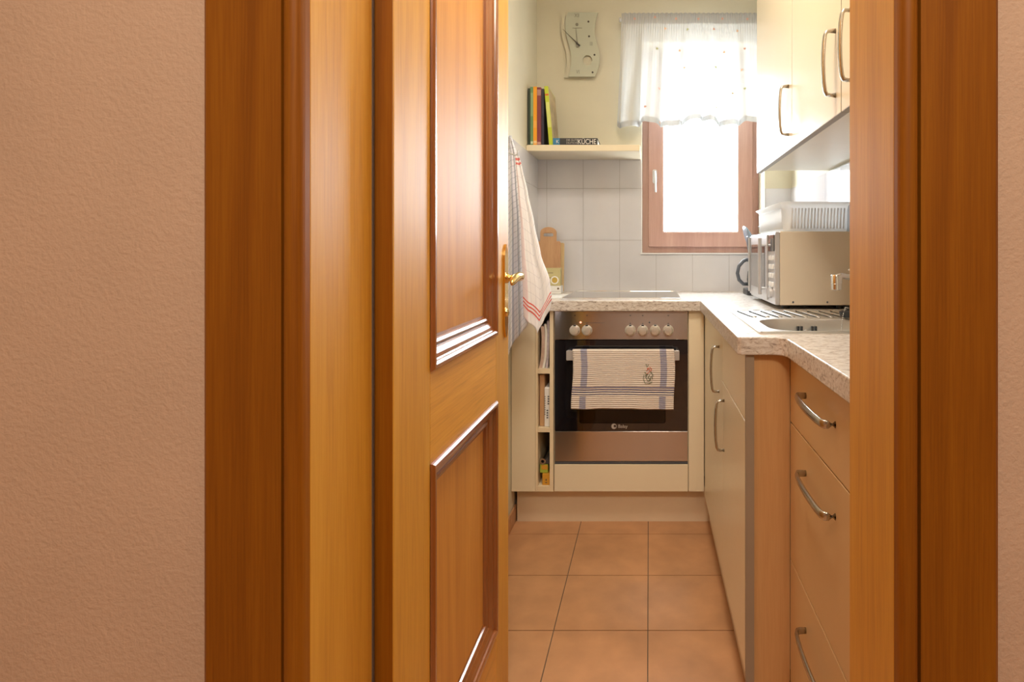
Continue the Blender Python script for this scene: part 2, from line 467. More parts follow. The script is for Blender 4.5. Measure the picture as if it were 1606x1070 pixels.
# ceramic wall tiles (20 x 28.6 cm) as part of the walls
TP, TH = 0.2014, 0.2863
def tiles(plane, u0, u1, v0, v1, uo, vo, h0, h1, inward):
    """tiles on a wall; u along the wall, v = height; body from h0 (wall) to h1 (face)"""
    bm = bmesh.new(); gg = 0.0018
    def bx(ua, ub, va, vb, ha, hb, mi):
        ha, hb = min(ha, hb), max(ha, hb)
        if plane == 'x': addbox(bm, (ua, ub, ha, hb, va, vb), mi)
        else: addbox(bm, (ha, hb, ua, ub, va, vb), mi)
    bx(u0, u1, v0, v1, h0, h0 + inward * 0.005, 1)
    iu = math.floor((u0 - uo) / TP); 
    while uo + iu * TP < u1:
        iv = math.floor((v0 - vo) / TH)
        while vo + iv * TH < v1:
            ua, ub = max(u0, uo + iu * TP + gg / 2), min(u1, uo + (iu + 1) * TP - gg / 2)
            va, vb = max(v0, vo + iv * TH + gg / 2), min(v1, vo + (iv + 1) * TH - gg / 2)
            if ub - ua > 0.003 and vb - va > 0.003:
                bx(ua, ub, va, vb, h0 + inward * 0.005, h0 + inward * 0.0072, 0)
            iv += 1
        iu += 1
    return bm
# back wall: left of window, below window, right of window
def join(*bms):
    out = bmesh.new()
    for b in bms:
        me = bpy.data.meshes.new('tmp'); b.to_mesh(me); b.free(); out.from_mesh(me); bpy.data.meshes.remove(me)
    return out
UO, VO = -0.364, 1.3066
bt = join(tiles('x', KX0, WX0, 1.0, 1.752, UO, VO, KY1, 0, -1),
          tiles('x', WX0, WX1, 1.0, WZ0, UO, VO, KY1, 0, -1),
          tiles('x', WX1, KX1, 1.0, 1.5929, UO, VO, KY1, 0, -1))
obj('wall_tiles', bt, [M['tile'], M['grout_w']], wall_back)
wl = bpy.data.objects['wall_left']; wr = bpy.data.objects['wall_right']
obj('wall_tiles', tiles('y', 2.44, KY1, 1.0, 1.752, KY1 - 4 * TP, VO, KX0, 0, 1), [M['tile'], M['grout_w']], wl)
obj('wall_tiles', tiles('y', 0.93, KY1, 1.0, 1.5929, KY1 - 20 * TP, VO, KX1, 0, -1), [M['tile'], M['grout_w']], wr)

# ---------------------------------------------------------------- window
def frame_bm(x0, x1, z0, z1, w, y0, y1, wb=None, wt=None):
    wb = w if wb is None else wb; wt = w if wt is None else wt
    return prism(bmesh.new(), [[(x0, z0), (x1, z0), (x1, z1), (x0, z1)], [(x0 + w, z0 + wb), (x1 - w, z0 + wb), (x1 - w, z1 - wt), (x0 + w, z1 - wt)]], 'xz', y0, y1)
wf = struct('window_1', frame_bm(-0.040, 0.640, 1.2355, 2.405, 0.042, 3.225, 3.30), M['window_wood'], bevel=0.004)
ss = obj('window_sash', frame_bm(-0.004, 0.604, 1.271, 2.368, 0.086, 3.205, 3.27), M['window_wood'], wf, bevel=0.005)
obj('glazing_bead', frame_bm(0.080, 0.520, 1.355, 2.284, 0.006, 3.210, 3.232), M['white_plastic'], ss)
obj('window_pane', B((0.084, 0.516, 3.236, 3.242, 1.359, 2.280)), M['glass'], ss)
wh = bmesh.new()
prism(wh, [rrect(0.020, 0.046, 1.64, 1.72, 0.010)], 'xz', 3.198, 3.205)
sweep(wh, [(0.033, 3.2, 1.70), (0.033, 3.165, 1.70), (0.034, 3.158, 1.69), (0.036, 3.158, 1.63), (0.037, 3.160, 1.585)], 0.008, 0.006, up=(1, 0, 0))
obj('window_handle', wh, M['silver_plastic'], ss, smooth=True)
# white sill strip under the frame
struct('trim_1', B((WX0 - 0.006, WX1 + 0.006, 3.046, 3.225, WZ0 - 0.006, WZ0 + 0.001)), M['white_plastic'])

# ---------------------------------------------------------------- door lining and casing
def up_profile(bm, prof, z0, z1):
    prism(bm, [prof], 'xy', z0, z1)
ZT = 2.33
# left side profile (x to the left = away from the opening)
def casing_profile(side):
    # opening edge at x=0, outward positive
    p = [(0.0, 0.700), (0.0, 0.690)]
    for i in range(9):               # rounded bead
        a = -10 + 200 * i / 8
        p.append((0.0115 - 0.0115 * math.cos(math.radians(a)), 0.688 - 0.0115 * math.sin(math.radians(a))))
    p += [(0.0240, 0.699), (0.0262, 0.699), (0.0275, 0.6865), (0.120, 0.6855), (0.1255, 0.690), (0.127, 0.7055), (0.05, 0.7058), (0.05, 0.7)]
    return p
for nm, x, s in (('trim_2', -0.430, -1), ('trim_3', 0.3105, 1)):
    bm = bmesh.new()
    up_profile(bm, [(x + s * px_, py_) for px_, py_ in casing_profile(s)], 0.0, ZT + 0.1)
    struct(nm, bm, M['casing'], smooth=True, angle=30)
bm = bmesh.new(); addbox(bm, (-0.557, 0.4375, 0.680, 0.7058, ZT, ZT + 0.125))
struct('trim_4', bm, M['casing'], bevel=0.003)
# lining boards in the wall opening, with a stop rebate towards the kitchen
struct('trim_5', B((-0.455, -0.430, 0.7, 0.858, 0.0, ZT)), M['wood_v'], bevel=0.002)
struct('trim_6', B((0.3105, 0.3355, 0.7, 0.845, 0.0, ZT), (0.3125, 0.3355, 0.845, 0.862, 0, ZT)), M['wood_v'], bevel=0.002)
struct('trim_7', B((-0.430, 0.3105, 0.7, 0.858, 2.30, ZT)), M['wood_h'], bevel=0.002)
struct('trim_8', B((-0.4315, -0.4285, 0.856, 0.8615, 0.0, 2.30)), M['door_gap'])

# ---------------------------------------------------------------- door leaf, opened into the kitchen
LX0, LX1 = -0.442, -0.402
LY0, LY1 = 0.868, 1.578
YA, YB = 1.015, 1.4505
leaf = bpy.data.objects.new('door_1', None); COL.objects.link(leaf); leaf.location = (-0.42, 0.868, 0); ORG[leaf] = Vector((-0.42, 0.868, 0))
leaf['kind'] = 'structure'
for a, b_ in ((LY0, YA), (YB, LY1)):
    obj('stile', B((LX0, LX1, a, b_, 0.008, 2.29)), M['wood_v'], leaf, bevel=0.0025)
for a, b_ in ((0.008, 0.243), (0.852, 1.022), (2.14, 2.29)):
    obj('rail', B((LX0, LX1 - 0.0004, YA, YB, a, b_)), M['wood_h'], leaf)
PROF = [(0, 0), (0.001, .004), (.005, .0075), (.011, .0075), (.0155, .004), (.0165, .0), (.019, -.0015), (.027, -.003),
        (.036, -.0075), (.041, -.0125), (.0425, -.0095), (.047, -.0085), (.052, -.011), (.054, -.0155), (.060, -.0170)]
def moulding(z0, z1, sgn, xf):
    bm = bmesh.new(); rings = []
    for t, h in PROF:
        x = xf + sgn * h
        rings.append([bm.verts.new(p) for p in ((x, YA + t, z0 + t), (x, YB - t, z0 + t), (x, YB - t, z1 - t), (x, YA + t, z1 - t))])
    for a, b_ in zip(rings, rings[1:]):
        for k in range(4): bm.faces.new((a[k], a[(k + 1) % 4], b_[(k + 1) % 4], b_[k]))
    return bm
obj('shaded_leaf_edge', B((LX0, LX1 - 0.001, LY0 - 0.0012, LY0 - 0.0002, 0.008, 2.29)), M['casing'], leaf)['label'] = 'leaf edge strip with painted shade'  # thin added strip, shade of the hall-facing edge painted as darker wood
for z0, z1 in ((0.243, 0.852), (1.022, 2.14)):
    pn = obj('panel', B((LX1 - 0.025, LX1 - 0.017, YA, YB, z0, z1)), M['panel_wood'], leaf)
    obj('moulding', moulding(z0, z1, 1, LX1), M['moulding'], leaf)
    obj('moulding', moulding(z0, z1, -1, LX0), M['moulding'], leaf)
# brass long plate and lever
plate = bmesh.new()
prof = []
for z, hw in ((1.005, 0.002), (1.013, 0.008), (1.03, 0.016), (1.05, 0.0185), (1.10, 0.018), (1.14, 0.0165), (1.20, 0.018), (1.225, 0.0185), (1.243, 0.014), (1.255, 0.007), (1.264, 0.002)):
    prof.append((1.535 + hw, z))
prof += [(1.535 - (p[0] - 1.535), p[1]) for p in reversed(prof)]
prism(plate, [prof], 'yz', LX1, LX1 + 0.006)
lathe(plate, [(0.013, 0), (0.012, 0.004), (0.006, 0.006)], (LX1 + 0.006, 1.535, 1.075), 'x', 16)
lathe(plate, [(0.015, 0), (0.014, 0.004), (0.011, 0.007)], (LX1 + 0.006, 1.535, 1.170), 'x', 18)
hp = obj('handle_plate', plate, M['brass'], leaf, bevel=0.002, smooth=True)
lev = bmesh.new()
sweep(lev, [(LX1 + 0.006, 1.535, 1.17), (LX1 + 0.016, 1.535, 1.17), (LX1 + 0.020, 1.535, 1.17), (LX1 + 0.032, 1.535, 1.171), (LX1 + 0.042, 1.533, 1.172), (LX1 + 0.050, 1.524, 1.174), (LX1 + 0.053, 1.505, 1.178),
            (LX1 + 0.052, 1.480, 1.178), (LX1 + 0.049, 1.455, 1.172), (LX1 + 0.048, 1.430, 1.164), (LX1 + 0.050, 1.415, 1.160)],
      [0.012, 0.0085, 0.0085, 0.0115, 0.0115, 0.011, 0.0095, 0.009, 0.009, 0.008, 0.003], [0.012, 0.0085, 0.0085, 0.0115, 0.0115, 0.011, 0.011, 0.012, 0.013, 0.011, 0.004], n=14)
obj('door_lever', lev, M['brass'], hp, smooth='all', subd=1)
for z in (0.25, 2.0):
    hb = bmesh.new(); lathe(hb, [(0.007, 0), (0.007, 0.09)], (-0.4485, 0.8625, z), 'z', 14)
    obj('hinge', hb, M['brass'], leaf, smooth=True)

# ================================================================== BASE UNITS
TOPZ, TT = 1.024, 0.046          # worktop surface height and thickness
UZ = TOPZ - TT                   # underside

def pull(parent, a, b, out, bow=0.030, w=0.0055, t=0.0045, name='handle', mat='nickel', n=16):
    """arched metal pull from point a to b, projecting along 'out'"""
    a = Vector(a); b = Vector(b); out = Vector(out).normalized()
    axis = (b - a).normalized(); bm = bmesh.new(); pts = []
    prof = [(0.0, 0.0), (0.0, 0.45), (0.012, 0.72), (0.06, 0.84), (0.18, 0.93), (0.34, 0.98), (0.5, 1.0)]
    prof += [(1 - q[0], q[1]) for q in reversed(prof[:-1])]
    side = axis.cross(out)
    for s, h in prof: pts.append(a + (b - a) * s + out * (h * bow))
    k = len(pts); ws = [w * (1.0 + 0.35 * math.sin(PI * i / (k - 1))) for i in range(k)]
    sweep(bm, pts, ws, t, n=10, up=side.cross(axis) if False else out)
    return obj(name, bm, M[mat], parent, smooth='all')

def carcass(x0, x1, y0, y1, z0, z1, t=0.016, back=None):
    """open-fronted box of panels; the open front faces the aisle and is closed by its fronts; top left open"""
    bm = bmesh.new()
    addbox(bm, (x0, x1, y0, y0 + t, z0, z1)); addbox(bm, (x0, x1, y1 - t, y1, z0, z1))
    addbox(bm, (x0, x1, y0 + t, y1 - t, z0, z0 + t))
    return bm

G = 0.0015
ZB = 0.145
# --- 60 cm unit next to the oven corner (its blind corner part runs behind)
c1 = thing('base_cabinet', (0.52, 2.18, ZB), 'cream base cabinet with one tall door, in the corner beside the oven', 'cabinet')
bm = carcass(0.272, KX1 - 0.010, 1.885, 3.04, ZB, UZ); addbox(bm, (0.272, 0.290, 2.49, 3.02, ZB, UZ))
obj('body', bm, M['cream'], c1)
d = obj('cabinet_door', B((0.250, 0.270, 1.884 + G, 2.482, ZB, UZ - 0.006)), M['cream_gloss'], c1, bevel=0.0015)
pull(d, (0.250, 1.965, 0.745), (0.250, 1.965, 0.905), (-1, 0, 0), 0.030)
# --- 45 cm unit under the sink
c2 = thing('base_cabinet', (0.52, 1.655, ZB), 'cream base cabinet with a drawer front over a door, under the sink', 'cabinet')
bm = carcass(0.272, KX1 - 0.010, 1.452, 1.884, ZB, UZ)
obj('body', bm, M['cream'], c2)
obj('end_panel', B((0.2715, 0.3660, 1.434, 1.451, 0.0, UZ)), M['beech_side'], c2)['label'] = 'warm beige side panel at the step in the run'
obj('edge_strip', B((0.250, 0.2712, 1.424, 1.438, ZB - 0.02, UZ)), M['edge_grey'], c2)['label'] = 'brownish grey edge strip'
obj('drawer_front', B((0.250, 0.270, 1.438 + G, 1.884 - G, 0.804, UZ - 0.006)), M['cream_gloss'], c2, bevel=0.0015)
d = obj('cabinet_door', B((0.250, 0.270, 1.438 + G, 1.884 - G, ZB, 0.8005)), M['cream_gloss'], c2, bevel=0.0015)
pull(d, (0.250, 1.835, 0.583), (0.250, 1.835, 0.748), (-1, 0, 0), 0.030)
# --- shallow drawer unit by the doorway
c3 = thing('drawer_cabinet', (0.56, 1.18, ZB), 'cream cabinet of three drawers, warm light painted in, with arched metal pulls nearest the doorway', 'drawer cabinet')
bm = carcass(0.388, KX1 - 0.010, 0.93, 1.431, 0.11, UZ)
obj('body', bm, M['cream'], c3)
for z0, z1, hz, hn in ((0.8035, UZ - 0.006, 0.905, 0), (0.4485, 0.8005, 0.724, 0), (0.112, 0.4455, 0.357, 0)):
    d = obj('drawer', B((0.366, 0.386, 0.932, 1.431, z0, z1)), M['cream_warm_lit'], c3, bevel=0.0015)
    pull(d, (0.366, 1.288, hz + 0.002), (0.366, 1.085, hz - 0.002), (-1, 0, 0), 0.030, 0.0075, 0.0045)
# --- plinths
obj0 = obj('plinth', B((KX0 + 0.014, 0.29, 2.545, 2.560, 0.0, ZB - 0.002 + 0.015)), M['plinth'])
tag(obj0, 'pale cream plinth board under the oven run, resting on the tiles', 'plinth')
obj0 = obj('plinth', B((0.2785, 0.296, 1.455, 2.543, 0.0, ZB - 0.002)), M['plinth'])
tag(obj0, 'long cream plinth board under the two sink side cabinets', 'plinth')
obj0 = obj('plinth', B((0.41, 0.425, 0.94, 1.430, 0.0, 0.108)), M['plinth'])
tag(obj0, 'short cream plinth board under the three drawer cabinet', 'plinth')

# --- oven housing
FY = 2.486
hz = thing('oven_housing', (-0.12, 2.75, 0.163), 'cream built-under oven housing with a blank panel below the oven', 'cabinet')
obj('body', B((-0.445, -0.429, 2.506, 3.03, 0.163, UZ), (0.173, 0.189, 2.506, 3.03, 0.163, UZ), (-0.429, 0.173, 2.506, 3.03, 0.163, 0.179)), M['cream'], hz)
obj('lower_panel', B((-0.4265, 0.1745, FY, FY + 0.019, 0.163, 0.2855)), M['cream_gloss'], hz, bevel=0.0015)
obj('filler_panel', B((0.1785, 0.2475, FY, FY + 0.018, 0.163, UZ)), M['cream_gloss'], hz, bevel=0.001)
# --- narrow open shelf unit
ns = thing('open_shelf_unit', (-0.47, 2.75, 0.163), 'narrow cream shelf unit with three open niches left of the oven', 'shelf')
nx0, nx1 = -0.5115, -0.4475
obj('side_panel', B((nx0, nx0 + 0.010, FY, 3.02, 0.163, UZ)), M['cream'], ns)
obj('side_panel', B((nx1, nx1 + 0.0165, FY, 3.02, 0.163, UZ)), M['cream'], ns)
for za, zb in ((0.163, 0.186), (0.430, 0.449), (0.694, 0.716)):
    obj('shelf_board', B((nx0 + 0.0102, nx1 - 0.0002, FY + 0.001, 3.02, za, zb)), M['cream'], ns)
obj('back_panel', B((nx0 + 0.0102, nx1 - 0.0002, 3.0, 3.02, 0.187, UZ)), M['cream'], ns)
# --- blank panel left
fp = obj('filler_panel', B((KX0 + 0.002, nx0 - 0.001, FY, FY + 0.018, 0.163, UZ)), M['cream_gloss'], bevel=0.001)
tag(fp, 'plain cream filler panel between the left wall and the narrow niches', 'panel')

# --- worktop, one L with the sink cut-out
SX0, SX1, SY0, SY1 = 0.294, 0.745, 1.470, 2.035
EX = 0.228
outer = [(KX0, 3.052), (KX0, 2.462), (EX, 2.462), (EX, 1.424), (EX + 0.008, 1.414), (0.312, 1.414)]
for i in range(1, 9):
    a = math.radians(90 * i / 8)
    outer.append((0.312 + 0.034 * math.sin(a), 1.380 + 0.034 * math.cos(a)))
outer += [(0.348, 0.92), (KX1 - 0.0075, 0.92), (KX1 - 0.0075, 3.052)]
hole = rrect(SX0 + 0.03, SX1 - 0.02, SY0 + 0.015, SY1 - 0.20, 0.02)
bm = prism(bmesh.new(), [outer, hole], 'xy', UZ, TOPZ)
wt = obj('worktop', bm, M['worktop'], bevel=0.003)
tag(wt, 'speckled grey beige L-shaped worktop running from oven to doorway', 'worktop')

# ================================================================== OVEN
ov = thing('oven', (-0.125, 2.75, 0.29), 'built-in stainless steel oven with six round knobs and black glass door', 'oven')
OX0, OX1 = -0.4240, 0.1740
obj('casing', B((OX0 + 0.012, OX1 - 0.012, 2.53, 3.0, 0.290, 0.300), (OX0 + 0.012, OX1 - 0.012, 2.53, 3.0, 0.950, 0.960),
               (OX0 + 0.012, OX0 + 0.030, 2.53, 3.0, 0.3, 0.95), (OX1 - 0.030, OX1 - 0.012, 2.53, 3.0, 0.3, 0.95), (OX0 + 0.03, OX1 - 0.03, 2.98, 3.0, 0.3, 0.95)), M['oven_dark'], ov)
obj('control_panel', B((OX0, OX1, FY - 0.004, 2.528, 0.8480, 0.9765)), M['steel'], ov, bevel=0.002)
obj('lower_strip', B((OX0, OX1, FY - 0.002, 2.52, 0.3000, 0.4350)), M['steel'], ov, bevel=0.002)
obj('bottom_trim', B((OX0, OX1, FY, 2.52, 0.2885, 0.2975)), M['dark_grey'], ov)
# door: dark glass with a real window opening behind it
dr = obj('oven_door', prism(bmesh.new(), [[(OX0, 0.437), (OX1, 0.437), (OX1, 0.845), (OX0, 0.845)], rrect(-0.315, 0.075, 0.470, 0.70, 0.012)], 'xz', FY, 2.522), M['black_glass'], ov)
gm, nt, b = new_mat('smoked_glass')
out = nt.nodes['Material Output']
tr = nt.nodes.new('ShaderNodeBsdfTransparent'); tr.inputs['Color'].default_value = (0.40, 0.36, 0.33, 1)
gl = nt.nodes.new('ShaderNodeBsdfGlossy'); gl.inputs['Roughness'].default_value = 0.03
fr = nt.nodes.new('ShaderNodeFresnel'); fr.inputs['IOR'].default_value = 1.5
ms = nt.nodes.new('ShaderNodeMixShader'); L(nt, fr.outputs[0], ms.inputs[0])
L(nt, tr.outputs[0], ms.inputs[1]); L(nt, gl.outputs[0], ms.inputs[2]); L(nt, ms.outputs[0], out.inputs['Surface'])
obj('door_window', B((-0.317, 0.077, FY + 0.004, FY + 0.008, 0.468, 0.702)), gm, dr)
rk = bmesh.new()
addbox(rk, (OX0 + 0.04, OX1 - 0.04, 2.56, 2.96, 0.50, 0.508)); addbox(rk, (OX0 + 0.04, OX1 - 0.04, 2.56, 2.568, 0.5085, 0.522))
obj('baking_tray', rk, M['oven_rack'], ov)
# flat bar handle on two brackets
hb = bmesh.new()
prism(hb, [rrect(-0.366, 0.134, 0.763, 0.806, 0.003, 3)], 'xz', 2.438, 2.446)
addbox(hb, (-0.366, -0.352, 2.446, FY, 0.768, 0.801)); addbox(hb, (0.120, 0.134, 2.446, FY, 0.768, 0.801))
obj('oven_handle', hb, M['silver_plastic'], dr, bevel=0.001)
logo = text_bm('Balay', 0.021, (-0.118, FY - 0.0006, 0.4565), FRONT)
M['logo'] = plain('logo_print', (0.62, 0.60, 0.58), 0.5, noise=0)
obj('brand_lettering', logo, M['logo'], dr)
lg = bmesh.new(); prism(lg, [circle(-0.158, 0.457, 0.012, 20), circle(-0.154, 0.458, 0.006, 16)], 'xz', FY - 0.0008, FY)
obj('brand_emblem', lg, M['logo'], dr)
# knobs
cp = bpy.data.objects['control_panel']
for k, kx in enumerate((901.5, 920.5, 988.5, 1008, 1027.5, 1048)):
    X = (kx - 1018) * 2.48 / 866; Z = 0.890
    kb = lathe(bmesh.new(), [(0.0245, 0), (0.0245, -0.002), (0.0205, -0.003), (0.0195, -0.018), (0.0175, -0.0215), (0.008, -0.023), (0.0, -0.023)], (X, FY - 0.004, Z), 'y', 26)
    kn = obj('knob', kb, M['knob'], ov, smooth=True, angle=50)
    obj('pointer', B((X - 0.0055, X + 0.0055, FY - 0.0155, FY - 0.0045, Z + 0.0185, Z + 0.0245)), M['black'], kn)
for kx in (901.5, 920.5, 988.5, 1008, 1048):
    X = (kx - 1018) * 2.48 / 866
    obj('printed_dot', prism(bmesh.new(), [circle(X, 0.921, 0.0022, 10)], 'xz', FY - 0.0046, FY - 0.004), M['dark_grey'], ov)
    obj('printed_dash', B((X - 0.003, X + 0.003, FY - 0.0046, FY - 0.004, 0.955, 0.958)), M['dark_grey'], ov)
obj('printed_dot', prism(bmesh.new(), [circle((1018.5 - 1018) * 2.48 / 866, 0.925, 0.0035, 12)], 'xz', FY - 0.0048, FY - 0.004), M['dark_grey'], ov)
obj('printed_line', B((-0.33, -0.20, FY - 0.0045, FY - 0.004, 0.9225, 0.9235)), M['dark_grey'], ov)
M['red_lamp'] = glow('indicator_red', (1, 0.12, 0.05), 2.5)
obj('indicator_light', prism(bmesh.new(), [circle((910.5 - 1018) * 2.48 / 866, 0.9255, 0.0045, 12)], 'xz', FY - 0.005, FY - 0.004), M['red_lamp'], ov)

# hob
hobg = thing('cooktop', (-0.13, 2.78, TOPZ), 'flat dark glass hob with bright metal rim set in the worktop above the oven', 'hob')
obj('glass_top', prism(bmesh.new(), [rrect(-0.396, 0.140, 2.540, 2.995, 0.006, 3)], 'xy', TOPZ - 0.01, TOPZ + 0.0055), M['black_glass'], hobg)
obj('rim', prism(bmesh.new(), [rrect(-0.402, 0.146, 2.532, 3.002, 0.008, 3), rrect(-0.3955, 0.1395, 2.5395, 2.9955, 0.006, 3)], 'xy', TOPZ - 0.001, TOPZ + 0.007), M['chrome'], hobg, bevel=0.001)

# ---------------------------------------------------------------- cloth helper
def cloth_sheet(f, nu, nv, thick, name, mat, parent=None, extra=None):
    """f(u,v)->(x,y,z), u across, v down; solid cloth of given thickness, weave coords stored in UV"""
    bm = bmesh.new(); uvl = bm.loops.layers.uv.new('weave')
    g_ = [[bm.verts.new(f(i / nu, j / nv)) for i in range(nu + 1)] for j in range(nv + 1)]
    for j in range(nv):
        for i in range(nu):
            fc = bm.faces.new((g_[j][i], g_[j][i + 1], g_[j + 1][i + 1], g_[j + 1][i])); fc.smooth = True
            for lp, (a, b_) in zip(fc.loops, ((i, j), (i + 1, j), (i + 1, j + 1), (i, j + 1))):
                lp[uvl].uv = (a / nu, b_ / nv)
    me = bpy.data.meshes.new(name)
    xs = [v.co.copy() for row in g_ for v in row]
    lo = Vector([min(c[i] for c in xs) for i in range(3)]); hi = Vector([max(c[i] for c in xs) for i in range(3)])
    org = Vector(((lo.x + hi.x) / 2, (lo.y + hi.y) / 2, lo.z))
    for v in bm.verts: v.co -= org
    bm.to_mesh(me); bm.free()
    for mm in (mat if isinstance(mat, list) else [mat]): me.materials.append(mm)
    o = bpy.data.objects.new(name, me); COL.objects.link(o); ORG[o] = org
    o.location = org - (ORG[parent] if parent else Vector())
    if parent: o.parent = parent
    if thick:
        md = o.modifiers.new('thick', 'SOLIDIFY'); md.thickness = thick; md.offset = 0
    return o

# ---------------------------------------------------------------- kitchen towel over the oven handle
TX0, TX1 = -0.338, 0.110
def oven_towel(u, v):
    # v 0..1: back hem -> over the bar -> front hem
    s = v * 0.43
    wob = 0.0025 * math.sin(u * 9) + 0.0015 * math.sin(u * 23 + 1)
    x = TX0 + (TX1 - TX0) * u
    if s < 0.150:                               # behind the bar
        z = 0.808 - (0.150 - s); y = 2.4545 + 0.002 * math.sin(u * 6 + s * 20)
    elif s < 0.170:                             # fold
        a = (s - 0.150) / 0.020 * PI
        y = 2.4435 + 0.011 * math.cos(a); z = 0.808 + 0.0035 * math.sin(a)
    else:
        q = (s - 0.170) / 0.26
        z = 0.808 - q * (0.258 + 0.003 * math.cos(u * 7) - 0.012 * max(0, 1 - abs(u - 0.0) * 8) * 0.3)
        y = 2.4325 - 0.004 * q + wob * q * 1.6
        x += (0.004 * math.sin(q * 5)) + (u - 0.5) * 0.004 * q
    return (x, y, z)
LB = (0.13, 0.16, 0.36); BL = (0.045, 0.045, 0.16)
tm = cloth('waffle_towel', (0.74, 0.66, 0.60), [
    ('u', 'check', (0.080, 0.142, 90, 75), LB, 0.75), ('u', 'check', (0.858, 0.922, 90, 75), LB, 0.75),
    ('v', 'band', (0.768, 0.862), (0.74, 0.66, 0.60), 0.9),
    ('v', 'band', (0.771, 0.780), BL, 1), ('v', 'band', (0.795, 0.804), BL, 1), ('v', 'band', (0.819, 0.829), BL, 1), ('v', 'band', (0.845, 0.854), BL, 1)],
    bumpf=300)
towel = cloth_sheet(oven_towel, 60, 80, 0.0022, 'dish_towel', tm)
tag(towel, 'white towel with blue stripes and small embroidery hung over the oven handle', 'towel')
# embroidery: green leafy stem with red blossoms
def stitched(paths, mat, yy, r=0.0013):
    bm = bmesh.new()
    for pth in paths: sweep(bm, [(a, yy, c) for a, c in pth], r, r * 0.7, n=6, up=(0, 1, 0))
    return bm
def EP(x, y_): return ((x - 1018) * 2.428 / 866, 1.243 - (y_ - 395) * 2.428 / 866)
gr = [[EP(1010, 588), EP(1009, 595), EP(1012, 602), EP(1018, 602), EP(1023, 599)], [EP(1013, 571), EP(1015, 576), EP(1017, 572)],
      [EP(1016, 586), EP(1013, 592), EP(1016, 598), EP(1021, 596)], [EP(1020, 583), EP(1024, 588), EP(1023, 595)], [EP(1019, 588), EP(1016, 593), EP(1020, 594)],
      [EP(1022, 590), EP(1018, 598)], [EP(1011, 584), EP(1014, 587), EP(1012, 590)]]
rd = [[EP(1014, 582), EP(1017, 578), EP(1020, 581), EP(1017, 584)], [EP(1019, 576), EP(1022, 578), EP(1021, 583)], [EP(1015, 579), EP(1018, 577)], [EP(1014, 586), EP(1017, 586)]]
M['thread_green'] = plain('thread_green', (0.10, 0.14, 0.07), 0.8); M['thread_red'] = plain('thread_red', (0.65, 0.12, 0.06), 0.8)
obj('embroidery', stitched(gr, None, 2.4276), M['thread_green'], towel)
obj('embroidery', stitched(rd, None, 2.4274), M['thread_red'], towel)

# ================================================================== SINK
sk = thing('sink', (0.52, 1.75, TOPZ), 'stainless steel inset sink with ribbed drainboard', 'sink')
bx0, bx1, by0, by1 = 0.338, 0.715, 1.500, 1.765
def loopz(pts, z): return [(p[0], p[1], z) for p in pts]
bm = bmesh.new()
N5 = 6
def ring(pts): return [bm.verts.new(p) for p in pts]
def bridge(a, b_):
    n = len(a)
    for i in range(n): bm.faces.new((a[i], a[(i + 1) % n], b_[(i + 1) % n], b_[i]))
# rim top plate with bowl hole
prism(bm, [rrect(SX0, SX1, SY0, SY1, 0.012, N5), rrect(bx0, bx1, by0, by1, 0.075, N5)], 'xy', TOPZ + 0.0002, TOPZ + 0.004)
rings = []
for inset, z in ((0.0, TOPZ + 0.004), (0.004, TOPZ - 0.002), (0.010, TOPZ - 0.03), (0.018, TOPZ - 0.12), (0.035, TOPZ - 0.150), (0.070, TOPZ - 0.156)):
    r = max(0.01, 0.075 - inset * 0.3)
    rings.append(ring(loopz(rrect(bx0 + inset, bx1 - inset, by0 + inset, by1 - inset, r, N5), z)))
for a, b_ in zip(rings, rings[1:]): bridge(a, b_)
bm.faces.new(rings[-1])
obj('bowl', bm, M['sink_steel'], sk, smooth=True, angle=35)
bm = bmesh.new()
k = 0
x = 0.335
while x < 0.715:
    sweep(bm, [(x + 0.012, 1.800, TOPZ + 0.0042), (x + 0.010, 1.815, TOPZ + 0.0075), (x - 0.012, 1.985, TOPZ + 0.0085), (x - 0.014, 2.0, TOPZ + 0.0042)], [0.003, 0.0095, 0.0095, 0.003], [0.0006, 0.0016, 0.0016, 0.0006], n=8)
    x += 0.042
obj('drainboard_ribs', bm, M['sink_steel'], sk, smooth='all')
bm = bmesh.new()
addbox(bm, (SX0 + 0.004, SX1 - 0.004, SY0 + 0.003, SY0 + 0.009, TOPZ + 0.004, TOPZ + 0.0065)); addbox(bm, (SX0 + 0.004, SX1 - 0.004, SY1 - 0.009, SY1 - 0.003, TOPZ + 0.004, TOPZ + 0.0065))
addbox(bm, (SX0 + 0.003, SX0 + 0.008, SY0 + 0.003, SY1 - 0.003, TOPZ + 0.004, TOPZ + 0.0065))
obj('raised_rim', bm, M['sink_steel'], sk, bevel=0.001)
# overflow slots in the far wall of the bowl
for dx in (-0.028, -0.017, 0.017, 0.028):
    obj('overflow_slot', B((0.500 + dx - 0.0028, 0.500 + dx + 0.0028, 1.7440, 1.7540, TOPZ - 0.050, TOPZ - 0.017)), M['black'], sk)
bm = lathe(bmesh.new(), [(0.009, 0.0), (0.009, -0.004), (0.004, -0.006)], (0.500, 1.7500, TOPZ - 0.036), 'y', 16)
obj('overflow_screw', bm, M['chrome'], sk, smooth=True)
bm = lathe(bmesh.new(), [(0.036, 0), (0.034, 0.003), (0.02, 0.002)], (0.52, 1.63, TOPZ - 0.156), 'z', 24)
obj('drain', bm, M['chrome'], sk, smooth=True)
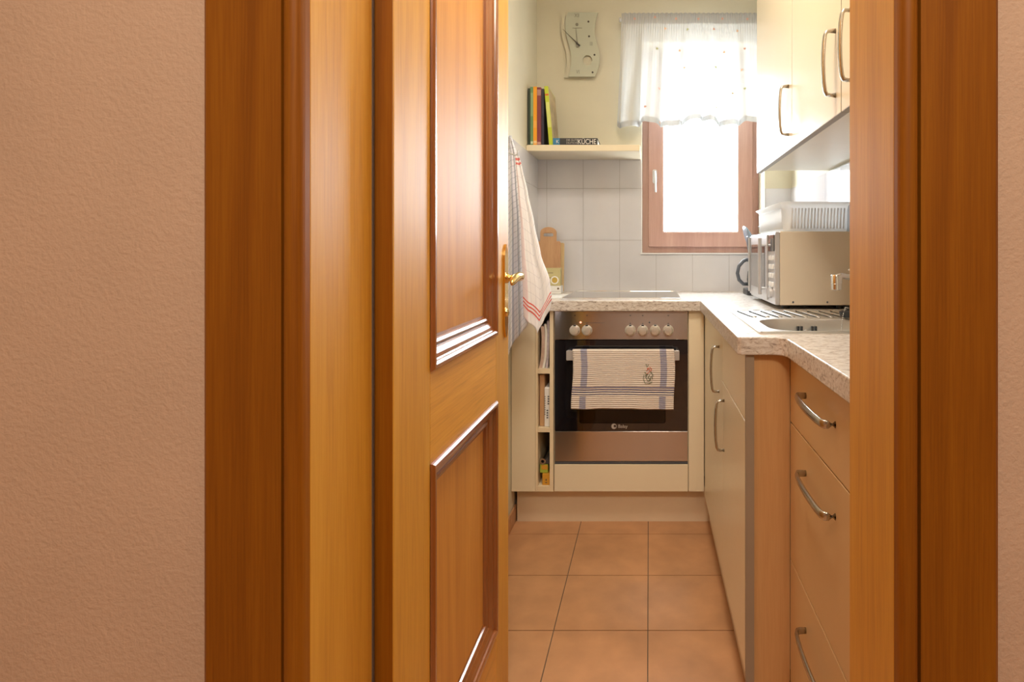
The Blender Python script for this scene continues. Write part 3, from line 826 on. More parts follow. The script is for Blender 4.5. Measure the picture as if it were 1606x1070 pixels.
# plug standing on the rim with its chain
pg = thing('sink_plug', (0.625, 1.785, TOPZ + 0.004), 'black rubber sink plug with a bead chain lying on the drainboard', 'plug')
bm = lathe(bmesh.new(), [(0.022, 0), (0.025, 0.006), (0.027, 0.018), (0.020, 0.021), (0.006, 0.022), (0.005, 0.028)], (0.640, 1.778, TOPZ + 0.0085), 'z', 22)
obj('stopper', bm, M['black'], pg, smooth=True)
bm = bmesh.new()
cp_ = [Vector(p) for p in ((0.640, 1.778, TOPZ + 0.037), (0.628, 1.768, TOPZ + 0.040), (0.617, 1.757, TOPZ + 0.016), (0.611, 1.749, TOPZ - 0.012), (0.607, 1.744, TOPZ - 0.045), (0.603, 1.738, TOPZ - 0.085))]
for a, b_ in zip(cp_, cp_[1:]):
    nn = max(2, int((b_ - a).length / 0.0052))
    for i in range(nn):
        p = a.lerp(b_, i / nn)
        bmesh.ops.create_icosphere(bm, subdivisions=1, radius=0.0021, matrix=Matrix.Translation(p))
obj('chain', bm, M['chrome'], pg, smooth='all')

# faucet
fc = thing('faucet', (0.722, 1.80, TOPZ), 'chrome single lever mixer tap with its spout over the sink bowl', 'tap')
fx, fy = 0.722, 1.790
bm = lathe(bmesh.new(), [(0.027, 0.004), (0.027, 0.010), (0.022, 0.016), (0.021, 0.085), (0.023, 0.092), (0.022, 0.118), (0.012, 0.128), (0.0, 0.130)], (fx, fy, TOPZ), 'z', 26)
obj('tap_body', bm, M['chrome'], fc, smooth=True)
bm = bmesh.new()
sp = [(fx, fy, 1.105), (0.700, fy - 0.022, 1.115), (0.670, fy - 0.052, 1.133), (0.640, fy - 0.080, 1.152), (0.610, fy - 0.105, 1.166), (0.580, fy - 0.122, 1.170), (0.558, fy - 0.135, 1.166)]
sweep(bm, sp, [0.014, 0.013, 0.012, 0.0115, 0.011, 0.011, 0.011], [0.011, 0.010, 0.009, 0.009, 0.009, 0.009, 0.008], n=14)
st = obj('spout', bm, M['chrome'], fc, smooth='all')
bm = lathe(bmesh.new(), [(0.0145, 0.014), (0.0165, 0.010), (0.0165, -0.012), (0.0150, -0.013), (0.0150, -0.030), (0.0120, -0.032), (0.0, -0.031)], (0.562, fy - 0.133, 1.160), 'z', 24)
obj('aerator', bm, M['chrome'], st, smooth=True)
bm = bmesh.new()
sweep(bm, [(fx, fy, 1.148), (0.700, fy - 0.02, 1.162), (0.665, fy - 0.05, 1.176), (0.618, fy - 0.088, 1.188)], [0.012, 0.010, 0.008, 0.006], [0.010, 0.006, 0.004, 0.003], n=12)
obj('lever', bm, M['chrome'], fc, smooth='all')

# ================================================================== MICROWAVE
mw = thing('microwave', (0.63, 2.345, TOPZ), 'beige sided microwave with silver front turned towards the window side', 'microwave')
mx0, mx1, my0, my1, mz0, mz1 = 0.478, 0.778, 2.090, 2.590, 1.040, 1.320
obj('housing', B((mx0 + 0.018, mx1, my0, my1, mz0, mz1)), M['beige_metal'], mw, bevel=0.003)
obj('front_frame', B((mx0, mx0 + 0.0175, my0 + 0.001, my1 - 0.001, mz0 + 0.001, mz1 - 0.001)), M['silver_plastic'], mw, bevel=0.003)
dpan = obj('microwave_door', B((mx0 - 0.006, mx0 - 0.0005, my0 + 0.125, my1 - 0.004, mz0 + 0.010, mz1 - 0.008)), M['silver_plastic'], mw, bevel=0.002)
obj('door_window', B((mx0 - 0.0075, mx0 - 0.0062, my0 + 0.165, my1 - 0.045, mz0 + 0.05, mz1 - 0.045)), M['black_glass'], dpan)
bm = bmesh.new()
hy = my0 + 0.155
sweep(bm, [(mx0 - 0.028, hy, mz0 + 0.03), (mx0 - 0.028, hy, mz1 - 0.022)], 0.0085, 0.0075, n=14, up=(1, 0, 0))
for z in (mz0 + 0.055, mz1 - 0.050): sweep(bm, [(mx0 - 0.006, hy, z), (mx0 - 0.028, hy, z)], 0.005, n=10)
obj('door_handle', bm, M['silver_plastic'], dpan, smooth=True)
bm = bmesh.new(); sweep(bm, [(mx0 - 0.010, my1 - 0.012, mz0 + 0.02), (mx0 - 0.010, my1 - 0.012, mz1 - 0.012)], 0.008, 0.005, n=12, up=(1, 0, 0))
obj('door_edge_bar', bm, M['silver_plastic'], dpan, smooth=True)
obj('display', B((mx0 - 0.003, mx0 - 0.0003, my0 + 0.015, my0 + 0.112, mz1 - 0.075, mz1 - 0.012)), M['black_glass'], mw)
for r_ in range(4):
    for c_ in range(2):
        yy = my0 + 0.028 + c_ * 0.044; zz = mz1 - 0.110 - r_ * 0.034
        obj('button', prism(bmesh.new(), [rrect(yy, yy + 0.032, zz, zz + 0.018, 0.004, 3)], 'yz', mx0 - 0.005, mx0), M['white_plastic'], mw)
bm = lathe(bmesh.new(), [(0.022, 0), (0.021, -0.012), (0.0, -0.013)], (mx0, my0 + 0.065, mz0 + 0.045), 'x', 22)
obj('dial', bm, M['silver_plastic'], mw, smooth=True)
for xx in (mx0 + 0.05, mx1 - 0.04):
    for yy in (my0 + 0.05, my1 - 0.05):
        obj('foot', lathe(bmesh.new(), [(0.014, 0), (0.012, 0.016)], (xx, yy, TOPZ), 'z', 14), M['black'], mw)
for i, xx in enumerate((0.545, 0.675)):
    obj('screw', lathe(bmesh.new(), [(0.004, 0), (0.003, -0.0015), (0, -0.002)], (xx, my0, mz0 + 0.012), 'y', 12), M['dark_grey'], mw)

# white dish tub upside-up on the microwave
tb = bmesh.new()
bx = (0.515, 0.775, 2.125, 2.62)
def tub_ring(i, z, r=0.03, ribs=0.0):
    pts = rrect(bx[0] + i, bx[1] - i * 0.5, bx[2] + i, bx[3] - i, r, 5)
    return [(p[0], p[1], z) for p in pts]
tbm = bmesh.new()
def R3(pts): return [tbm.verts.new(p) for p in pts]
zb = mz1 + 0.001
seq = [(0.030, zb + 0.006), (0.024, zb), (0.012, zb), (0.006, zb + 0.004), (0.004, zb + 0.085), (0.0, zb + 0.100), (-0.010, zb + 0.108), (-0.012, zb + 0.113), (-0.002, zb + 0.115), (0.010, zb + 0.105), (0.012, zb + 0.010)]
rr = [R3(tub_ring(i, z)) for i, z in seq]
for a, b_ in zip(rr, rr[1:]):
    n = len(a)
    for i in range(n): tbm.faces.new((a[i], a[(i + 1) % n], b_[(i + 1) % n], b_[i]))
tbm.faces.new(rr[0]); tbm.faces.new(rr[-1])
tub = thing('dish_tub', (0.645, 2.37, zb), 'ribbed white plastic tub standing on top of the microwave', 'tub')
obj('tub_body', tbm, M['tub_plastic'], tub, smooth=True, angle=50)
bm = bmesh.new()
x = bx[0] + 0.035
while x < bx[1] - 0.02:
    sweep(bm, [(x, bx[2] + 0.0055, zb + 0.012), (x + 0.001, bx[2] + 0.0035, zb + 0.05), (x + 0.003, bx[2] + 0.002, zb + 0.090)], 0.0032, 0.004, n=6, up=(0, 1, 0)); x += 0.0125
y = bx[2] + 0.035
while y < bx[3] - 0.03:
    sweep(bm, [(bx[0] + 0.0055, y, zb + 0.012), (bx[0] + 0.002, y, zb + 0.090)], 0.004, 0.0032, n=6, up=(1, 0, 0)); y += 0.0125
obj('ribs', bm, M['tub_plastic'], tub, smooth='all')

# ================================================================== COFFEE MAKER
cf = thing('coffee_maker', (0.60, 2.80, TOPZ), 'black and grey filter coffee maker with glass jug behind the microwave', 'coffee maker')
cx, cy = 0.567, 2.825
obj('base', prism(bmesh.new(), [rrect(cx - 0.075, cx + 0.115, cy - 0.075, cy + 0.095, 0.03)], 'xy', TOPZ, TOPZ + 0.030), M['black'], cf, bevel=0.004)
obj('water_tank', prism(bmesh.new(), [rrect(cx + 0.060, cx + 0.125, cy - 0.075, cy + 0.095, 0.02)], 'xy', TOPZ + 0.031, TOPZ + 0.30), M['dark_grey'], cf, bevel=0.004)
obj('filter_head', lathe(bmesh.new(), [(0.040, 0), (0.058, 0.02), (0.068, 0.07), (0.070, 0.105), (0.060, 0.115), (0.0, 0.118)], (cx, cy, TOPZ + 0.190), 'z', 30), M['dark_grey'], cf, smooth=True)
lid = bmesh.new()
lv = lathe(lid, [(0.0, 0.018), (0.040, 0.014), (0.072, 0.004), (0.080, -0.006), (0.076, -0.008), (0.0, -0.006)], (cx, cy, TOPZ + 0.325), 'z', 28)
rot_verts(lid, lid.verts[:], (cx + 0.06, cy, TOPZ + 0.32), 'Y', math.radians(70))
bmesh.ops.translate(lid, verts=lid.verts[:], vec=(-0.096, 0, -0.100))
obj('lid', lid, M['blue_grey'], cf, smooth='all')
M['jug_glass'] = pane_glass('jug_glass', (0.55, 0.55, 0.57), 0.18)
jg = obj('jug', lathe(bmesh.new(), [(0.045, 0.0), (0.060, 0.010), (0.066, 0.045), (0.062, 0.085), (0.045, 0.115), (0.045, 0.118), (0.058, 0.085), (0.062, 0.045), (0.056, 0.014), (0.0, 0.006)], (cx, cy, TOPZ + 0.032), 'z', 30), M['jug_glass'], cf, smooth='all')
obj('jug_lid', lathe(bmesh.new(), [(0.048, 0.0), (0.050, 0.014), (0.030, 0.022), (0.0, 0.024)], (cx, cy, TOPZ + 0.150), 'z', 26), M['black'], jg, smooth=True)
bm = bmesh.new()
hp_ = [(cx - 0.038, cy - 0.02, 1.192), (cx - 0.072, cy - 0.03, 1.203), (cx - 0.091, cy - 0.036, 1.196), (cx - 0.114, cy - 0.04, 1.170), (cx - 0.122, cy - 0.042, 1.135), (cx - 0.114, cy - 0.04, 1.102), (cx - 0.091, cy - 0.036, 1.080), (cx - 0.062, cy - 0.025, 1.080)]
sweep(bm, hp_, 0.009, 0.0075, n=12, up=(0, 1, 0))
obj('jug_handle', bm, M['dark_grey'], jg, smooth='all')
# kettle-like second appliance, only its tilted lid shows
kt = thing('kettle', (0.70, 2.76, TOPZ), 'blue grey jug kettle mostly hidden between coffee maker and microwave', 'kettle')
obj('kettle_body', lathe(bmesh.new(), [(0.062, 0), (0.065, 0.02), (0.058, 0.12), (0.048, 0.22), (0.046, 0.24), (0.0, 0.25)], (0.655, 2.668, TOPZ + 0.012), 'z', 28), M['blue_grey'], kt, smooth=True)
obj('kettle_base', lathe(bmesh.new(), [(0.066, 0), (0.064, 0.012)], (0.655, 2.668, TOPZ), 'z', 28), M['black'], kt)
bm = bmesh.new(); sweep(bm, [(0.610, 2.660, 1.265), (0.555, 2.660, 1.310), (0.548, 2.660, 1.35), (0.600, 2.660, 1.380)], [0.006, 0.010, 0.010, 0.004], [0.02, 0.03, 0.028, 0.012], n=12)
obj('kettle_spout', bm, M['blue_grey'], kt, smooth='all')

# ================================================================== WALL CABINETS
UX, UZ0, UZ1 = 0.473, 1.588, 2.62
specs = [(1.829, 2.426, 1.868, 'tall cream wall cabinet nearest the window, single door'),
         (1.360, 1.829, 1.402, 'cream wall cabinet in the middle of the row above the microwave, single door'),
         (0.905, 1.360, None, 'cream wall cabinet closest to the doorway, only a sliver in view')]
for y0, y1, hy, lab in specs:
    wc = thing('wall_cabinet', (0.63, (y0 + y1) / 2, UZ0), lab, 'wall cabinet')
    zc = UZ0 + 0.012
    bm = bmesh.new(); t = 0.016; xa, xb = UX + 0.0215, KX1 - 0.0005
    ya, yb = y0 + 0.0005, y1 - 0.0005
    addbox(bm, (xa, xb, ya, ya + t, zc, UZ1)); addbox(bm, (xa, xb, yb - t, yb, zc, UZ1))
    addbox(bm, (xa, xb, ya + t, yb - t, zc, zc + t)); addbox(bm, (xa, xb, ya + t, yb - t, UZ1 - t, UZ1)); addbox(bm, (xb - 0.006, xb, ya + t, yb - t, zc + t, UZ1 - t))
    obj('body', bm, M['cream_gloss'], wc)
    d = obj('cabinet_door', B((UX, UX + 0.020, y0 + 2 * G, y1 - G, UZ0, UZ1)), M['cream_gloss'], wc, bevel=0.0015)
    hyy = y0 + 0.040 if hy else y1 - 0.083
    obj('door_edge', B((UX + 0.0002, UX + 0.0198, y0 + G, y1 - G, UZ0 - 0.0012, UZ0 - 0.0001), (UX + 0.0006, UX + 0.0198, y0 + 2 * G - 0.0012, y0 + 2 * G - 0.0001, UZ0, UZ1)), M['edge_grey_light'], d)['label'] = 'grey edge band'
    pull(d, (UX, hyy, 1.640), (UX, hyy, 1.803), (-1, 0, 0), 0.032, 0.0068, 0.0045)

# ================================================================== BOOK SHELF + BOOKS
SZ = 1.784
sh = obj('wall_shelf', B((KX0 + 0.001, -0.045, 2.79, 3.0595, 1.7525, SZ)), M['cream_gloss'], bevel=0.002)
tag(sh, 'cream wall shelf above the tiles carrying cookbooks left of the window', 'shelf')
def book(x0, x1, y0, y1, h, col, label, tilt=0.0, title=None, lying=False, stripe=None):
    z0 = SZ + 0.0005
    w = x1 - x0
    t = thing('book', ((x0 + x1) / 2, (y0 + y1) / 2, z0), label, 'book', None)
    mcol = plain('cover_' + label.split()[0], col, 0.35, noise=0.02)
    ct = 0.0022
    bm = bmesh.new()
    addbox(bm, (x0, x0 + ct, y0, y1, z0, z0 + h)); addbox(bm, (x1 - ct, x1, y0, y1, z0, z0 + h))
    addbox(bm, (x0 + ct, x1 - ct, y0, y0 + ct, z0, z0 + h))
    pg_ = B((x0 + ct, x1 - ct, y0 + ct + 0.0005, y1 - 0.004, z0 + 0.003, z0 + h - 0.003))
    extra = []
    if stripe:
        for (za, zb_, c) in stripe:
            e = B((x0 + 0.001, x1 - 0.001, y0 - 0.0004, y0, z0 + za * h, z0 + zb_ * h)); extra.append((e, c))
    if tilt:
        for q in [bm, pg_] + [e for e, _ in extra]:
            rot_verts(q, q.verts[:], (x0, y0, z0), 'Y', tilt)
            bmesh.ops.translate(q, verts=q.verts[:], vec=(0, 0, w * math.sin(-tilt) if tilt < 0 else 0))
    obj('cover', bm, mcol, t)
    obj('pages', pg_, M['page'], t)
    if tilt < -0.05:
        e = B((x1, x1 + 0.0005, y0 + 0.006, y1 - 0.004, z0 + 0.004, z0 + h - 0.004)); rot_verts(e, e.verts[:], (x0, y0, z0), 'Y', tilt); bmesh.ops.translate(e, verts=e.verts[:], vec=(0, 0, w * math.sin(-tilt)))
        obj('cover_picture', e, M['cover_photo'], t)
    for e, c in extra: obj('spine_print', e, plain('spine_print', c, 0.4, noise=0), t)
by = 2.815
book(-0.6165, -0.6045, by, by + 0.21, 0.292, (0.05, 0.07, 0.05), 'thin black green book at the wall end of the shelf')
book(-0.6040, -0.5900, by - 0.004, by + 0.21, 0.298, (0.16, 0.30, 0.14), 'slim green book left of the orange one', stripe=[(0.03, 0.07, (0.6, 0.7, 0.6)), (0.50, 0.90, (0.28, 0.42, 0.24))])
book(-0.5895, -0.5710, by - 0.004, by + 0.21, 0.300, (0.88, 0.38, 0.02), 'bright orange upright cookbook on the shelf', stripe=[(0.03, 0.08, (0.9, 0.6, 0.3)), (0.3, 0.42, (0.9, 0.45, 0.08))])
book(-0.5705, -0.5500, by - 0.004, by + 0.21, 0.296, (0.24, 0.045, 0.06), 'dark red upright cookbook beside the orange one', stripe=[(0.02, 0.06, (0.6, 0.35, 0.3)), (0.86, 0.96, (0.45, 0.25, 0.25))])
book(-0.5490, -0.5360, by, by + 0.215, 0.290, (0.03, 0.025, 0.05), 'navy black upright book between the red and the lime ones')
book(-0.5085, -0.4890, by - 0.006, by + 0.205, 0.300, (0.52, 0.60, 0.04), 'lime green book leaning left against the other cookbooks', tilt=-0.085, stripe=[(0.30, 0.73, (0.66, 0.70, 0.22)), (0.84, 0.87, (0.6, 0.12, 0.03))])
# lying black book with its title
lb = thing('book', (-0.38, 2.90, SZ), 'thick black book lying flat with white title on its spine', 'book')
lx0, lx1, lz0, lz1 = -0.488, -0.262, SZ + 0.0005, SZ + 0.0365
bm = bmesh.new(); ct = 0.0028
addbox(bm, (lx0, lx1, 2.805, 2.98, lz0, lz0 + ct)); addbox(bm, (lx0, lx1, 2.805, 2.98, lz1 - ct, lz1)); addbox(bm, (lx0, lx1, 2.805, 2.808, lz0 + ct, lz1 - ct))
M['book_black'] = plain('book_black', (0.035, 0.035, 0.04), 0.4, noise=0)
obj('cover', bm, M['book_black'], lb)
obj('pages', B((lx0 + 0.004, lx1 - 0.003, 2.8085, 2.976, lz0 + ct, lz1 - ct)), M['page'], lb)
M['book_blue'] = plain('book_blue', (0.05, 0.22, 0.42), 0.4, noise=0); M['print_white'] = plain('print_white', (0.82, 0.80, 0.76), 0.6, noise=0)
M['print_grey'] = plain('print_grey', (0.45, 0.43, 0.40), 0.6, noise=0)
obj('spine_patch', B((lx0, lx0 + 0.034, 2.8045, 2.805, lz0, lz1)), M['book_blue'], lb)
obj('title', text_bm('KÜCHE', 0.036, (-0.316, 2.8046, SZ + 0.0175), FRONT, sx=0.80), M['print_white'], lb)
obj('subtitle', join(text_bm('DIE GUTE', 0.015, (-0.392, 2.8046, SZ + 0.026), FRONT, sx=0.9), text_bm('DEUTSCHE', 0.013, (-0.392, 2.8046, SZ + 0.012), FRONT, sx=0.9)), M['print_grey'], lb)
obj('publisher_mark', text_bm('K', 0.024, (lx0 + 0.023, 2.8042, SZ + 0.018), FRONT), M['print_white'], lb)

# ================================================================== WALL CLOCK
ck = thing('wall_clock', (-0.385, 3.05, 2.21), 'wavy pale green wall clock with roman numerals and pointed hands', 'clock')
def CP(x, y_, Y=3.03): return ((x - 1018) * Y / 866, 1.243 - (y_ - 395) * Y / 866)
right = [(937.5, 20), (935, 30), (932.5, 45), (933.5, 58), (937, 70), (940, 83), (940.5, 96), (938, 108), (933, 120.5)]
left = [(891.5, 120.5), (894.5, 108), (896, 96), (895, 82), (891, 67), (888, 55), (887, 40), (888, 28), (891, 20)]
def smoothpts(p):
    out = []
    for i in range(len(p) - 1):
        p0 = p[max(i - 1, 0)]; p1 = p[i]; p2 = p[i + 1]; p3 = p[min(i + 2, len(p) - 1)]
        for s in (0, .25, .5, .75):
            out.append(tuple(0.5 * (2 * p1[k] + (p2[k] - p0[k]) * s + (2 * p0[k] - 5 * p1[k] + 4 * p2[k] - p3[k]) * s * s + (-p0[k] + 3 * p1[k] - 3 * p2[k] + p3[k]) * s ** 3) for k in (0, 1)))
    out.append(p[-1]); return out
outl = [CP(*p) for p in smoothpts(right) + smoothpts(left)]
hc = CP(921.5, 95)
obj('clock_face', prism(bmesh.new(), [outl, circle(hc[0], hc[1], 0.0255, 28, 0.029)], 'xz', 3.026, 3.034), M['clock_face'], ck)
# translucent wavy backing sheet peeking out at the left, and movement box
bk = [CP(x - 7.5 if i >= 9 else x - 4, y_) for i, (x, y_) in enumerate(right + left)]
obj('backing_plate', prism(bmesh.new(), [[(p[0], p[1]) for p in bk]], 'xz', 3.0425, 3.047), M['kitchen_paint'], ck)['label'] = 'pale backing sheet'
obj('movement', B((-0.430, -0.365, 3.0345, 3.0595, 2.375, 2.44)), M['clock_grey'], ck)
c0 = CP(905.5, 69)
def hand(tipx, tipy, w, tail, yy, mat):
    tp = Vector(CP(tipx, tipy)); c = Vector(c0); dv = (tp - c).normalized(); nn = Vector((-dv.y, dv.x))
    tl = c - dv * tail
    pts = [tp + nn * 0.0006, c + nn * w, tl + nn * w * 1.8, tl - nn * w * 1.8, c - nn * w, tp - nn * 0.0006]
    return prism(bmesh.new(), [[tuple(p) for p in pts]], 'xz', yy - 0.001, yy)
obj('minute_hand', hand(883, 47, 0.0026, 0.022, 3.018, 0), M['clock_hand'], ck)
obj('hour_hand', hand(903.5, 44, 0.0035, 0.022, 3.022, 0), M['clock_grey'], ck)
obj('hub', lathe(bmesh.new(), [(0.006, 0), (0.006, -0.012), (0.0, -0.013)], (c0[0], 3.026, c0[1]), 'y', 14), M['clock_hand'], ck)
for body, (x, y_) in (('XII', (905, 25)), ('III', (927.5, 69.5)), ('VI', (906.5, 113.5))):
    p = CP(x, y_); obj('numeral', text_bm(body, 0.030, (p[0], 3.0255, p[1]), FRONT, sx=0.75), M['clock_grey'], ck)
for x, y_ in ((923, 34.5), (924, 57.5), (932.5, 86.5), (929.5, 114)):
    p = CP(x, y_); obj('hour_dot', prism(bmesh.new(), [circle(p[0], p[1], 0.0055, 14)], 'xz', 3.0245, 3.026), M['clock_hand'], ck)
p = CP(905, 39); obj('alarm_dot', prism(bmesh.new(), [circle(p[0], p[1], 0.0085, 16)], 'xz', 3.0245, 3.026), M['clock_grey'], ck)
obj('etched_line', B((CP(898, 44.5)[0], CP(913, 44.5)[0], 3.025, 3.026, CP(0, 45)[1], CP(0, 44.2)[1])), M['clock_grey'], ck)

# ================================================================== CURTAIN
RY, RZ = 2.985, 2.497
rd_ = thing('curtain_rod', (0.3, RY, RZ), 'thin metal curtain rod with ring end above the window', 'curtain rod')
bm = bmesh.new(); sweep(bm, [(-0.150, RY, RZ), (0.76, RY, RZ)], 0.006, n=12); obj('rod', bm, M['silver_plastic'], rd_, smooth=True)
bm = lathe(bmesh.new(), [(0.006, 0), (0.013, -0.003), (0.013, -0.010), (0.007, -0.013), (0, -0.013)], (-0.150, RY, RZ), 'x', 18); obj('finial', bm, M['silver_plastic'], rd_, smooth=True)
for xx in (-0.135, 0.70):
    bm = bmesh.new(); sweep(bm, [(xx, RY + 0.006, RZ), (xx, 3.0595, RZ)], 0.005, n=10); lathe(bm, [(0.014, 0), (0.014, -0.006)], (xx, 3.0598, RZ), 'y', 16)
    obj('bracket', bm, M['silver_plastic'], rd_, smooth=True)
CX0, CX1, CZT = -0.148, 0.70, 2.530
def curtain_pt(u, v):
    fl_ = v ** 1.3
    drop = 0.602 + 0.016 * math.sin(u * 21 + 0.6) * 1.0 + 0.010 * math.sin(u * 9)
    x = CX0 + (CX1 - CX0) * u - 0.034 * fl_ * (1 - u) + 0.02 * fl_ * u
    z = CZT - v * drop
    big = 0.038 * fl_ * (math.sin(u * 2 * PI * 8.3 + 0.9 * math.sin(u * 11)) + 0.35 * math.sin(u * 2 * PI * 15 + 1.0))
    gather = 0.0055 * math.sin(u * 2 * PI * 34) * max(0.15, 1 - v * 3.2)
    x += 0.010 * fl_ * math.cos(u * 2 * PI * 8.3)
    d = abs(z - RZ)
    front = 0.011 if d < 0.03 else 0.011
    y_ = RY - front - 0.004 - abs(gather) * 1.0 + (big - 0.012 * fl_)
    if v < 0.02: y_ = RY - 0.010 + gather
    return (x, y_, z)
cu = cloth_sheet(curtain_pt, 380, 40, 0.0, 'curtain', [M['sheer'], M['sheer_hem'], M['motif_pink'], M['motif_orange'], M['motif_green']])
tag(cu, 'short sheer white gathered curtain with tiny orange and pink flowers', 'curtain')
me = cu.data
for p in me.polygons:
    j = p.index // 380
    if j <= 3 or j >= 38: p.material_index = 1
bm = bmesh.new(); bm.from_mesh(me)
o_ = ORG[cu]
random.seed(3)
motifs = [(995, 29, 2), (1027, 27, 2), (1060, 29, 2), (1095, 30, 2), (1133, 29, 2), (1172, 30, 2), (1043, 44, 3), (1078, 46, 4), (1119, 46, 2), (1156, 48, 3),
          (1029, 77, 4), (1064, 79, 3), (1135, 81, 3), (1167, 78, 2), (1073, 105, 3), (1120, 106, 4), (1162, 111, 3), (1031, 139, 2), (1013, 172, 2), (1069, 170, 4), (1118, 171, 4),
          (1032, 190, 3), (1064, 198, 4), (1145, 147, 3), (1166, 143, 4)]
for mx_, my_, mi in motifs:
    z = 1.243 - (my_ - 395) * 2.965 / 866; xx = (mx_ - 1018) * 2.965 / 866
    v = (CZT - z) / 0.605; u = (xx - CX0 + 0.034 * v) / (CX1 - CX0 + 0.034 * v)
    for k in range(3):
        a = 2 * PI * k / 3 + my_; rr_ = 0.0032
        du, dz = rr_ * math.cos(a) / (CX1 - CX0), rr_ * math.sin(a)
        q = []
        for s in range(8):
            b_ = 2 * PI * s / 8; r2 = 0.0040
            uu = min(0.999, max(0.001, u + du + r2 * math.cos(b_) / (CX1 - CX0))); vv = min(0.999, max(0.025, v - (dz + r2 * math.sin(b_)) / 0.605))
            P_ = Vector(curtain_pt(uu, vv)) - o_; P_.y -= 0.0012; q.append(bm.verts.new(P_))
        f = bm.faces.new(q); f.material_index = mi
bm.to_mesh(me); bm.free()

# ================================================================== LEFT WALL: hooks and towels
hk = thing('hook_rail', (KX0, 2.30, 1.655), 'small metal hook rail on the left wall holding two tea towels', 'hook rail')
obj('rail', B((KX0 + 0.0005, KX0 + 0.008, 2.18, 2.335, 1.655, 1.685)), M['silver_plastic'], hk, bevel=0.002)
bm = bmesh.new(); sweep(bm, [(KX0 + 0.008, 2.273, 1.668), (-0.575, 2.273, 1.650), (-0.552, 2.273, 1.640), (-0.541, 2.273, 1.645), (-0.539, 2.273, 1.662)], 0.0035, n=8)
obj('hook', bm, M['silver_plastic'], hk, smooth='all')
bm = bmesh.new(); sweep(bm, [(KX0 + 0.0005, 2.372, 1.678), (KX0 + 0.020, 2.372, 1.690), (KX0 + 0.028, 2.372, 1.712), (KX0 + 0.030, 2.372, 1.738)], 0.0035, n=8)
obj('hook', bm, M['silver_plastic'], hk, smooth='all')
def hang(Yc, ztop, zbot, xl, xr, amp, folds, ph, nu=60, nv=70, yslant=0.0):
    def f(u, v):
        zb_ = lerp_table(zbot, u); z = ztop - (ztop - zb_) * v
        a, b_ = lerp_table(xl, z), lerp_table(xr, z)
        w = abs(b_ - a); s = math.sin(u * 2 * PI * folds + ph + 0.6 * v)
        y_ = Yc + yslant * (u - 0.5) * min(1, v * 1.5) + amp * (0.25 + 0.75 * v) * s
        return (a + (b_ - a) * u, y_, z)
    return f
def TX(px_, Y): return (px_ - 1018) * Y / 866
def TZ(py_, Y): return 1.243 - (py_ - 395) * Y / 866
Y1 = 2.370; Y2 = 2.275
GRN = (0.28, 0.30, 0.30); BLU = (0.20, 0.24, 0.36)
m1 = cloth('check_towel_grey', (0.84, 0.83, 0.89), [('u', 'repeat', (16, 0.10), (0.26, 0.28, 0.36), 0.55), ('v', 'repeat', (34, 0.09), (0.26, 0.28, 0.36), 0.55), ('u', 'band', (0.60, 0.67), BLU, 0.7), ('u', 'band', (0.70, 0.73), BLU, 0.5), ('u', 'band', (0.30, 0.37), BLU, 0.6)], bumpf=0)
f1 = hang(Y1, TZ(213, Y1), [(0, TZ(560, Y1)), (0.45, TZ(532, Y1)), (1, TZ(512, Y1))],
          [(TZ(540, Y1), KX0 + 0.012), (TZ(213, Y1), KX0 + 0.020)],
          [(TZ(520, Y1), TX(826, Y1)), (TZ(450, Y1), TX(824, Y1)), (TZ(390, Y1), TX(822, Y1)), (TZ(340, Y1), TX(820, Y1)), (TZ(280, Y1), TX(814, Y1)), (TZ(240, Y1), TX(810, Y1)), (TZ(213, Y1), TX(802, Y1))], 0.012, 2.2, 0.3, yslant=0.03)
t1 = cloth_sheet(f1, 60, 80, 0.002, 'tea_towel', m1)
tag(t1, 'grey and blue checked tea towel hanging behind the red striped one', 'towel')
RED = (0.70, 0.06, 0.04)
m2 = cloth('check_towel_red', (0.88, 0.87, 0.91), [('u', 'repeat', (7, 0.05), (0.28, 0.28, 0.42), 0.5), ('v', 'repeat', (16, 0.03), (0.28, 0.28, 0.42), 0.5),
    ('u', 'band', (0.0, 0.20), (0.72, 0.42, 0.46), 0.45),
    ('v', 'band', (0.875, 0.885), RED, 0.9), ('v', 'band', (0.897, 0.907), RED, 0.9), ('v', 'band', (0.919, 0.931), RED, 0.9), ('v', 'band', (0.015, 0.03), RED, 0.8), ('v', 'band', (0.042, 0.055), RED, 0.8)])
f2 = hang(Y2, TZ(244, Y2), [(0, TZ(496, Y2)), (0.25, TZ(507, Y2)), (0.62, TZ(524, Y2)), (1, TZ(488, Y2))],
          [(TZ(524, Y2), TX(832, Y2)), (TZ(500, Y2), TX(823, Y2)), (TZ(440, Y2), TX(821, Y2)), (TZ(360, Y2), TX(818, Y2)), (TZ(300, Y2), TX(813, Y2)), (TZ(244, Y2), TX(808, Y2))],
          [(TZ(524, Y2), TX(848, Y2)), (TZ(505, Y2), TX(858, Y2)), (TZ(470, Y2), TX(864, Y2)), (TZ(440, Y2), TX(861, Y2)), (TZ(400, Y2), TX(847, Y2)), (TZ(350, Y2), TX(837, Y2)), (TZ(300, Y2), TX(827, Y2)), (TZ(265, Y2), TX(819, Y2)), (TZ(244, Y2), TX(814, Y2))], 0.013, 1.5, 2.4, yslant=0.04)
t2 = cloth_sheet(f2, 60, 80, 0.002, 'tea_towel', m2)
tag(t2, 'white tea towel with red border stripes hanging in front at the worktop end', 'towel')

